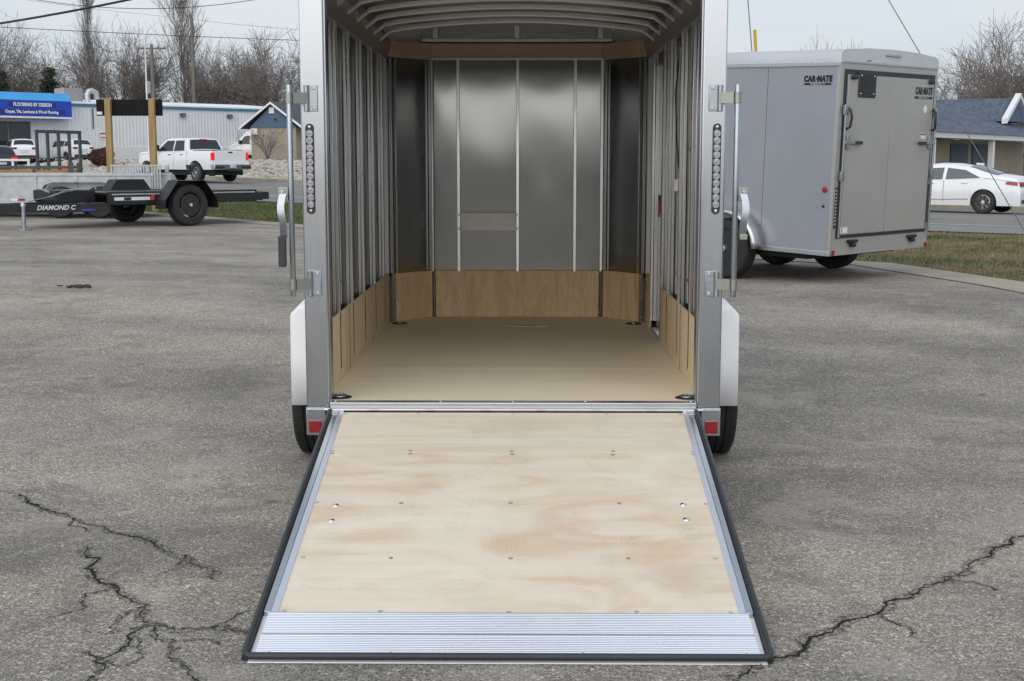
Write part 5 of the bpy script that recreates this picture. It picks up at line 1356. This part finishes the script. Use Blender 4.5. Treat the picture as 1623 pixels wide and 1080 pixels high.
# =================================================================== brick building on the right
Rb = thing("brick_building", "low tan brick building with blue grey hip roof behind the white saloon", "building", (15.18, 43.7, 0.14), (0, 0, R(54.6)))
RH = 2.42; OV = 1.3
B(0.2, 17, OV, 11, -0.1, RH).build("brick_wall", M['tan_brick'], Rb)
B(-0.1, 17.2, -0.15, 0.0, RH - 0.02, RH + 0.22).build("fascia", M['trim_white'], Rb, bevel=0.01)
B(-0.1, 17.2, 0.0, OV, RH + 0.02, RH + 0.06).build("soffit", M['trim_white'], Rb)
g = MB(); x0, x1, y0, y1, zb, zr = -0.3, 17.4, -0.25, 12.0, RH + 0.20, RH + 2.55
g.add([(x0, y0, zb), (x1, y0, zb), (x1, y1, zb), (x0, y1, zb), (x0 + 0.1, (y0 + y1) / 2, zr + 0.3), (x0 + 5.0, (y0 + y1) / 2, zr + 0.3)], [(0, 1, 5, 4), (1, 2, 5), (2, 3, 4, 5), (3, 0, 4), (0, 3, 2, 1)])
g.build("hip_roof", M['shingle_blue'], Rb)
g = MB(); g.prism([(2.0, zb + 0.1), (6.2, zr - 0.2), (10.4, zb + 0.1)], 'x', 3.0, 14.8)
g.build("wing_roof", M['shingle_blue'], Rb)
B(3.4, 14.5, 6.15, 6.25, zr - 0.22, zr - 0.14).build("ridge_cap", M['shingle'], Rb)
# small white edged gable on the roof
g = MB(); g.prism([(12.4, RH + 0.9), (14.2, RH + 2.0), (16.0, RH + 0.9)], 'y', 1.0, 5.5); dm = g.build("roof_gable", M['shingle_blue'], Rb)
for xa in (12.2, 16.2):
    MB().prism([(xa, RH + 0.78), (14.2, RH + 2.0), (14.2, RH + 2.2), (xa, RH + 1.0)], 'y', 0.75, 0.999).build("barge_board", M['trim_white'], dm)
MB().prism([(12.8, RH + 0.9), (14.2, RH + 1.85), (15.6, RH + 0.9)], 'y', 0.90, 0.998).build("gable_siding", M['blue_siding'], dm)
for x in (0.28, 7.75, 15.2): B(x - 0.12, x + 0.12, -0.02, 0.20, -0.1, RH - 0.03).build("porch_column", M['trim_white'], Rb, bevel=0.015)
for x0_, x1_ in ((1.2, 3.0), (6.1, 8.4), (9.0, 12.2)):
    sh = B(x0_, x1_, OV - 0.05, OV - 0.002, 0.0, 2.25).build("louvred_door", M['shutter'], Rb, bevel=0.01)
    for i in range(16): MB().prism([(OV - 0.075, 0.1 + i * 0.13), (OV - 0.052, 0.1 + i * 0.13), (OV - 0.052, 0.2 + i * 0.13)], 'x', x0_ + 0.1, x1_ - 0.1).build("slat", M['shutter'], sh)

# =================================================================== trees
def seg_mesh(name, segs, n=3):
    A = np.array([s[0] for s in segs]); Bv = np.array([s[1] for s in segs]); ra_ = np.array([s[2] for s in segs]); rb_ = np.array([s[3] for s in segs])
    d = Bv - A; L = np.linalg.norm(d, axis=1, keepdims=True); d = d / np.maximum(L, 1e-6)
    ref = np.where(np.abs(d[:, 2:3]) > 0.9, np.array([[1.0, 0, 0]]), np.array([[0, 0, 1.0]]))
    e1 = np.cross(d, ref); e1 /= np.maximum(np.linalg.norm(e1, axis=1, keepdims=True), 1e-6); e2 = np.cross(d, e1)
    V = np.zeros((len(segs), 2 * n, 3))
    for k in range(n):
        a = 2 * math.pi * k / n; o = e1 * math.cos(a) + e2 * math.sin(a)
        V[:, k] = A + o * ra_[:, None]; V[:, n + k] = Bv + o * rb_[:, None]
    base = (np.arange(len(segs)) * 2 * n)[:, None]
    F = np.concatenate([np.stack([base[:, 0] + k, base[:, 0] + (k + 1) % n, base[:, 0] + n + (k + 1) % n, base[:, 0] + n + k], 1) for k in range(n)])
    me = bpy.data.meshes.new(name); me.from_pydata(V.reshape(-1, 3).tolist(), [], F.tolist())
    return me

def grow(rng, p, d, L, r, lev, maxl, out, spread, lift, kids, rmin):
    n = 4 if lev < 2 else 3 if lev < 4 else 2
    p = np.array(p, float); d = np.array(d, float); pts = [p]; rs = [r]
    for i in range(n):
        d = d + rng.normal(0, 0.13, 3) + np.array([0, 0, lift]); d /= np.linalg.norm(d)
        p = p + d * L / n; pts.append(p); rs.append(max(rmin, r * (1 - 0.72 * (i + 1) / n)))
        out[min(lev, 1)].append((pts[-2], pts[-1], rs[-2], rs[-1]))
    if lev >= maxl: return
    for k in range(kids[lev]):
        t = rng.uniform(0.25, 1.0) * n; i = min(n - 1, int(t)); q = pts[i] + (pts[i + 1] - pts[i]) * (t - i)
        dd = pts[i + 1] - pts[i]; dd /= np.linalg.norm(dd)
        side = np.cross(dd, rng.normal(0, 1, 3)); side /= np.linalg.norm(side)
        a = R(rng.uniform(*spread)); nd_ = dd * math.cos(a) + side * math.sin(a)
        grow(rng, q, nd_, L * rng.uniform(0.42, 0.72), max(rmin, rs[i] * 0.55), lev + 1, maxl, out, spread, lift, kids, rmin)

def round_tree(seed, h=12.0, kids=(8, 8, 6, 6), forks=6, rmin=0.014):
    rng = np.random.default_rng(seed); out = ([], [])
    th = h * rng.uniform(0.14, 0.22); p = np.zeros(3); r = 0.024 * h
    lean = rng.normal(0, 0.03, 3)
    for i in range(4):
        q = p + np.array([lean[0], lean[1], 1]) * th / 4; out[0].append((p, q, r * (1 - 0.06 * i), r * (1 - 0.06 * (i + 1)))); p = q
    for k in range(forks):
        az = 2 * math.pi * (k + rng.uniform(-0.3, 0.3)) / forks; a = R(rng.uniform(12, 46))
        d = np.array([math.cos(az) * math.sin(a), math.sin(az) * math.sin(a), math.cos(a)])
        grow(rng, p - np.array([0, 0, rng.uniform(0, th * 0.3)]), d, h * rng.uniform(0.48, 0.66), r * 0.55, 1, len(kids), out, (22, 58), 0.06, (0,) + kids, rmin)
    return out
def poplar_tree(seed, h=17.0, rmin=0.011):
    rng = np.random.default_rng(seed); out = ([], []); p = np.zeros(3); r = 0.25
    for i in range(10):
        q = p + np.array([rng.normal(0, 0.05), rng.normal(0, 0.05), h / 10]); out[0].append((p, q, r * (1 - i / 10.5), r * (1 - (i + 1) / 10.5))); p = q
    for k in range(58):
        z = h * (0.10 + 0.86 * (k / 58) ** 0.9); az = rng.uniform(0, 6.28); a = R(rng.uniform(10, 26))
        d = np.array([math.cos(az) * math.sin(a), math.sin(az) * math.sin(a), math.cos(a)])
        L = min(h * 0.36 * (1 - 0.5 * z / h), h * 1.03 - z)
        grow(rng, (0, 0, z), d, max(0.6, L), 0.07 * (1 - 0.7 * z / h), 2, 4, out, (12, 28), 0.10, (0, 0, 6, 4), rmin)
    return out
def conifer_tree(seed, h=6.0):
    rng = np.random.default_rng(seed); tr = [((0, 0, h * i / 5), (0, 0, h * (i + 1) / 5), 0.12 * (1 - i / 5.2), 0.12 * (1 - (i + 1) / 5.2)) for i in range(5)]
    v = []; f = []
    for k in range(230):
        z = h * (0.06 + 0.92 * rng.random()); R_ = (1 - z / h) ** 0.85 * h * 0.27 * rng.uniform(0.7, 1.12) + 0.12; az = rng.uniform(0, 6.28)
        for j in range(26):
            t = rng.uniform(0.15, 1.0); c = np.array([math.cos(az) * R_ * t, math.sin(az) * R_ * t, z - 0.35 * R_ * t * t]) + rng.normal(0, 0.05, 3)
            a = rng.normal(0, 0.10, 3); b_ = rng.normal(0, 0.10, 3); n = len(v)
            v += [tuple(c), tuple(c + a), tuple(c + b_)]; f.append((n, n + 1, n + 2))
    me = bpy.data.meshes.new("foliage"); me.from_pydata(v, [], f)
    return seg_mesh("trunk", tr, 6), me
PROTO = {}
for nm, o in (('r1', round_tree(11)), ('r2', round_tree(23, kids=(9, 7, 6, 6))), ('r3', round_tree(37, kids=(7, 9, 6, 5), forks=7)), ('p1', poplar_tree(5)), ('p2', poplar_tree(9))):
    PROTO[nm] = (seg_mesh("trunk", o[0], 6), seg_mesh("branches", o[1], 3))
PROTO['c1'] = conifer_tree(3)
BASEH = dict(r1=12, r2=12, r3=12, p1=17, p2=17, c1=6.0)
def tree(kind, x, y, h, label, rz, wx=1.0, name=None, grp=None):
    z = hgt(x, y) - 0.05
    t = thing(name or {'r': "bare_tree", 'p': "poplar_tree", 'c': "conifer_tree"}[kind[0]], label, "tree", (x, y, z), (0, 0, rz), grp)
    s_ = h / BASEH[kind]; t.scale = (s_ * wx, s_ * wx, s_)
    link("trunk", PROTO[kind][0], M['bark'], t)
    link("crown", PROTO[kind][1], M['needle'] if kind[0] == 'c' else M['twig'], t)
def tx_(px, d): return (px - 833.1) / 2100.0 * d + 0.06
for kind, px, d, h, wx, lb in [
    ('r1', -6, 135, 12.2, 0.8, "tall bare tree at the far left edge of the skyline"),
    ('c1', 14, 128, 8.6, 0.9, "dark narrow conifer at the far left behind the shop"),
    ('r3', 46, 138, 11.0, 0.9, "open bare tree between the two dark conifers"),
    ('c1', 88, 130, 9.0, 1.2, "broad dark conifer rising above the right end of the blue awning"),
    ('r2', 118, 150, 11.2, 0.8, "bare tree beside the broad dark conifer"),
    ('p1', 152, 150, 17.2, 0.55, "tallest bare poplar above the rooftop unit"),
    ('r1', 196, 150, 13.0, 0.95, "dense rounded bare tree left of the utility pole"),
    ('r3', 232, 155, 11.6, 0.8, "bare tree directly behind the utility pole"),
    ('p2', 300, 150, 17.0, 1.0, "wide bare poplar just right of the utility pole"),
    ('r2', 345, 155, 10.4, 0.9, "lower bare tree right of the wide poplar"),
    ('r1', 372, 150, 12.0, 0.85, "rounded bare tree above the pickup's tailgate"),
    ('r3', 412, 152, 11.0, 0.85, "bare tree above the blue gable's left eave"),
    ('r2', 452, 145, 12.6, 1.0, "large bare tree behind the blue gable, next to the trailer post"),
    ('r2', 1318, 110, 10.2, 0.75, "bare treetop showing over the silver trailer's roof"),
    ('r1', 1500, 105, 8.6, 0.85, "lower bare tree beside the silver trailer's rear edge"),
    ('r3', 1548, 100, 9.0, 0.9, "bare tree behind the middle of the hip roof"),
    ('r2', 1608, 92, 10.6, 0.95, "largest bare tree at the right edge of the view"),
    ('r1', 1655, 100, 10.5, 0.9, "bare tree half cut off by the right edge of the view")]:
    tree(kind, tx_(px, d), d - 6.3, h, lb, (px * 1.7) % 6.28, wx)
# woodland beyond, one brown mass
rng = np.random.default_rng(77); segs = []
proto_w = [round_tree(100 + k, 9.0, (6, 5, 4), 5, 0.016) for k in range(4)]
for k in range(84):
    px = rng.uniform(-40, 500) if k < 52 else rng.uniform(1250, 1720); d = rng.uniform(165, 200) if k < 52 else rng.uniform(118, 140)
    x = tx_(px, d); y = d - 6.3; s_ = rng.uniform(0.55, 1.0) * (0.95 if k < 52 else 0.82); a = rng.uniform(0, 6.28); z = hgt(x, y)
    c_, sn = math.cos(a) * s_, math.sin(a) * s_
    for q in proto_w[k % 4]:
        for p0, p1, r0, r1 in q:
            segs.append(((p0[0] * c_ - p0[1] * sn + x, p0[0] * sn + p0[1] * c_ + y, p0[2] * s_ + z), (p1[0] * c_ - p1[1] * sn + x, p1[0] * sn + p1[1] * c_ + y, p1[2] * s_ + z), r0 * 1.1, r1 * 1.1))
wd = link("woodland", seg_mesh("woodland", segs, 3), M['twig_far']); struct(wd, "stuff"); tag(wd, "brown bare woodland massed behind the buildings", "woodland")

# bush and shrub
bx0, by0 = -27.6, 80.5
bs = thing("russet_bush", "rounded russet brown bush on the stone bank", "bush", (bx0, by0, hgt(bx0, by0) - 0.05))
rng = np.random.default_rng(8); v = []; f = []
for k in range(5200):
    q = rng.normal(0, 1, 3); q /= np.linalg.norm(q); rr_ = rng.uniform(0.55, 1.0) ** 0.5 * (1 + 0.16 * math.sin(q[0] * 5) * math.cos(q[2] * 6 + q[1] * 3))
    c = np.array([q[0] * 0.80 * rr_, q[1] * 0.80 * rr_, 0.74 + q[2] * 0.56 * rr_]); a = rng.normal(0, 0.055, 3); b_ = rng.normal(0, 0.055, 3); n = len(v)
    v += [tuple(c), tuple(c + a), tuple(c + b_)]; f.append((n, n + 1, n + 2))
me = bpy.data.meshes.new("foliage"); me.from_pydata(v, [], f); link("foliage", me, M['russet'], bs)
g = MB()
for k in range(7): g.tube([(0, 0, 0), (0.2 * math.cos(k), 0.2 * math.sin(k), 0.35), (0.45 * math.cos(k), 0.45 * math.sin(k), 0.75)], [0.04, 0.03, 0.015], 5)
g.build("stems", M['bark'], bs)
o = ([], []); rng = np.random.default_rng(4)
for k in range(9):
    az = rng.uniform(0, 6.28); a = R(rng.uniform(8, 38)); grow(rng, (0, 0, 0), (math.cos(az) * math.sin(a), math.sin(az) * math.sin(a), math.cos(a)), rng.uniform(1.3, 2.0), 0.03, 1, 3, o, (20, 45), 0.03, (0, 4, 4), 0.010)
sb = thing("bare_shrub", "leafless shrub against the tan brick wall", "shrub", (-20.4, 99.5, hgt(-20.4, 99.5)))
link("stems", seg_mesh("stems", o[1], 4), M['bark'], sb)

# =================================================================== poles and overhead lines
def pole(px, d, ztop, r, label, arms=()):
    x, y = tx_(px, d), d - 6.3; z0 = hgt(x, y)
    p = thing("utility_pole", label, "pole", (x, y, z0 - 0.1)); H = ztop - z0 + 0.1
    MB().tube([(0, 0, 0), (0, 0, H * 0.5), (0, 0, H)], [r * 1.25, r, r * 0.8], 10).build("shaft", M['pole_wood'], p, smooth=60)
    for dz, hl in arms:
        a = MB().box(-hl, hl, -0.09, 0.09, H - dz - 0.07, H - dz + 0.07).build("crossarm", M['pole_wood'], p, bevel=0.01)
        for q in (-0.9, -0.45, 0.45, 0.9): MB().lathe([(0.05, 0), (0.07, 0.05), (0.05, 0.10), (0.07, 0.14), (0.02, 0.2)], (q * hl, 0, H - dz + 0.07), 'z', 8).build("insulator", M['hvac'], a, smooth=40)
    return p
u1 = pole(250, 112, 11.3, 0.16, "wooden utility pole with two crossarms behind the post sign", ((0.35, 1.2), (1.15, 0.85)))
MB().lathe([(0.22, 0), (0.25, 0.1), (0.25, 0.9), (0.15, 1.0)], (-0.35, -0.1, 5.6), 'z', 14).build("transformer", M['hvac'], u1, smooth=40)
pole(314, 135, 16.1, 0.17, "plain tall wooden pole standing in front of the wide poplar")
fp = thing("flag_pole", "slim white pole beside the utility pole", "pole", (tx_(240, 96), 89.7, hgt(tx_(240, 96), 89.7) - 0.1))
MB().tube([(0, 0, 0), (0, 0, 5.0), (0, 0, 9.0)], [0.075, 0.06, 0.035], 8).build("shaft", M['trim_white'], fp, smooth=60)
MB().lathe([(0.02, 0), (0.07, 0.05), (0.07, 0.1), (0.01, 0.15)], (0, 0, 9.0), 'z', 10).build("finial", M['trim_white'], fp, smooth=60)
def ptz(px, py, d):
    # height and side offset of a line's attachment, given how far away it hangs
    return Vector((tx_(px, d), d - 6.3, 1.66 + (256.0 - py) / 2100.0 * d * 1.0))
def wire(label, a, b, sag, r, mt=None):
    pts = []
    for i in range(25):
        t = i / 24; p = a.lerp(b, t); p.z -= sag * 4 * t * (1 - t); pts.append(p)
    tag(MB().tube(pts, r, 6).build("overhead_wire", mt or M['cable'], smooth=60), label, "wire")
wire("thick black cable crossing the top left corner", ptz(-420, 84, 34), ptz(430, -40, 30), 0.35, 0.026)
wire("thin wire sagging along the top of the sky at the left", ptz(-60, -22, 60), ptz(620, -45, 60), 1.55, 0.014)
wire("level wire running past the top of the wide poplar", ptz(-300, 30, 90), ptz(700, 76, 110), 0.25, 0.022)
wire("faint wire from the plain tall pole toward the trailer", ptz(314, 38, 135), ptz(640, 62, 135), 0.2, 0.018, M['cable_grey'])
wire("faint wire rising from the utility pole toward the top left", ptz(314, 37, 135), ptz(-120, -20, 135), 0.3, 0.016, M['cable_grey'])
wire("low wire meeting the utility pole's upper crossarm from the right", ptz(262, 77, 112), ptz(720, 118, 120), 0.3, 0.014, M['cable_grey'])
wire("lowest wire at the left below the sky's pale band", ptz(-200, 96, 112), ptz(244, 78, 112), 0.9, 0.012, M['cable_grey'])
# guy wires on the right
gx, gy = tx_(1632, 24.0), 24.0 - 6.3
a = Vector((gx, gy, hgt(gx, gy) - 0.1)); b_ = ptz(1290, -150, 24.0)
tag(MB().tube([a, a.lerp(b_, 0.5), b_], 0.0085, 6).build("guy_wire", M['cable_grey'], smooth=60), "long steel guy wire slanting down across the right side to the grass", "wire")
gy2 = thing("guy_wire", "steel guy wire with a yellow guard sleeve above the silver trailer roof", "wire", (tx_(1215, 22), 15.7, hgt(tx_(1215, 22), 15.7)))
o0 = gy2.location.copy(); q0 = Vector((0, 0, -0.05)); q1 = ptz(1187, 54, 22) - o0; q2 = ptz(1160, -140, 22) - o0
MB().tube([q0, q2], 0.009, 6).build("cable", M['cable_grey'], gy2)
MB().tube([q0 + (q1 - q0) * 0.02, q0 + (q1 - q0) * 0.999], 0.026, 10).build("guard_sleeve", M['yellow'], gy2, smooth=60)

# =================================================================== unseen low building, added behind the camera for the metal to mirror
Ob = thing("unseen_building", "unseen low tan brick building added behind the viewer for the metal to mirror", "building", (2.0, -78.0, 0.0), (0, 0, R(180)))
B(-26, 26, 0.0, 10, -0.1, 2.5).build("brick_wall", M['tan_brick'], Ob)
MB().prism([(-0.6, 2.45), (10.6, 2.45), (5.0, 3.9)], 'x', -26.6, 26.6).build("roof", M['shingle'], Ob)
for i in range(7):
    x = -13.5 + i * 4.2
    w_ = B(x, x + 1.8, -0.06, 0.0, 0.9, 2.1).build("window", M['trim_white'], Ob); B(x + 0.08, x + 1.72, -0.07, -0.061, 0.98, 2.02).build("pane", M['glass'], w_)

# small litter on the asphalt
rng = np.random.default_rng(12); n = 0
lx, ly = -4.55, 7.2
lf = MB()
for k in range(16):
    c = np.array([lx + rng.normal(0, 0.09), ly + rng.normal(0, 0.05), 0]); c[2] = hgt(c[0], c[1]) + 0.012; a = rng.uniform(0, 6.28)
    lf.box(-0.03, 0.03, -0.018, 0.018, -0.003, 0.006, M=Matrix.Translation(c.tolist()) @ Matrix.Rotation(a, 4, 'Z') @ Matrix.Rotation(rng.uniform(-0.4, 0.4), 4, 'X'))
tag(struct(lf.build("leaf_litter", M['leaf']), "stuff"), "little heap of dark dead leaves on the asphalt at the left", "leaves")
lf = MB()
for k in range(1500):
    d = rng.uniform(3.0, 10.0); x = rng.uniform(-3.2, 3.2); y = d - 6.3
    if abs(x) < 1.25 and y > -2.2: continue
    r_ = rng.uniform(0.0025, 0.007); z = hgt(x, y)
    p = iv * r_ * rng.uniform(0.6, 1.3, (1, 3)) + np.array([x, y, z + r_ * 0.4]); lf.add(p.tolist(), iff)
tag(struct(lf.build("loose_gravel", M['stone'], recalc=False), "stuff"), "loose grit scattered over the worn asphalt", "gravel")
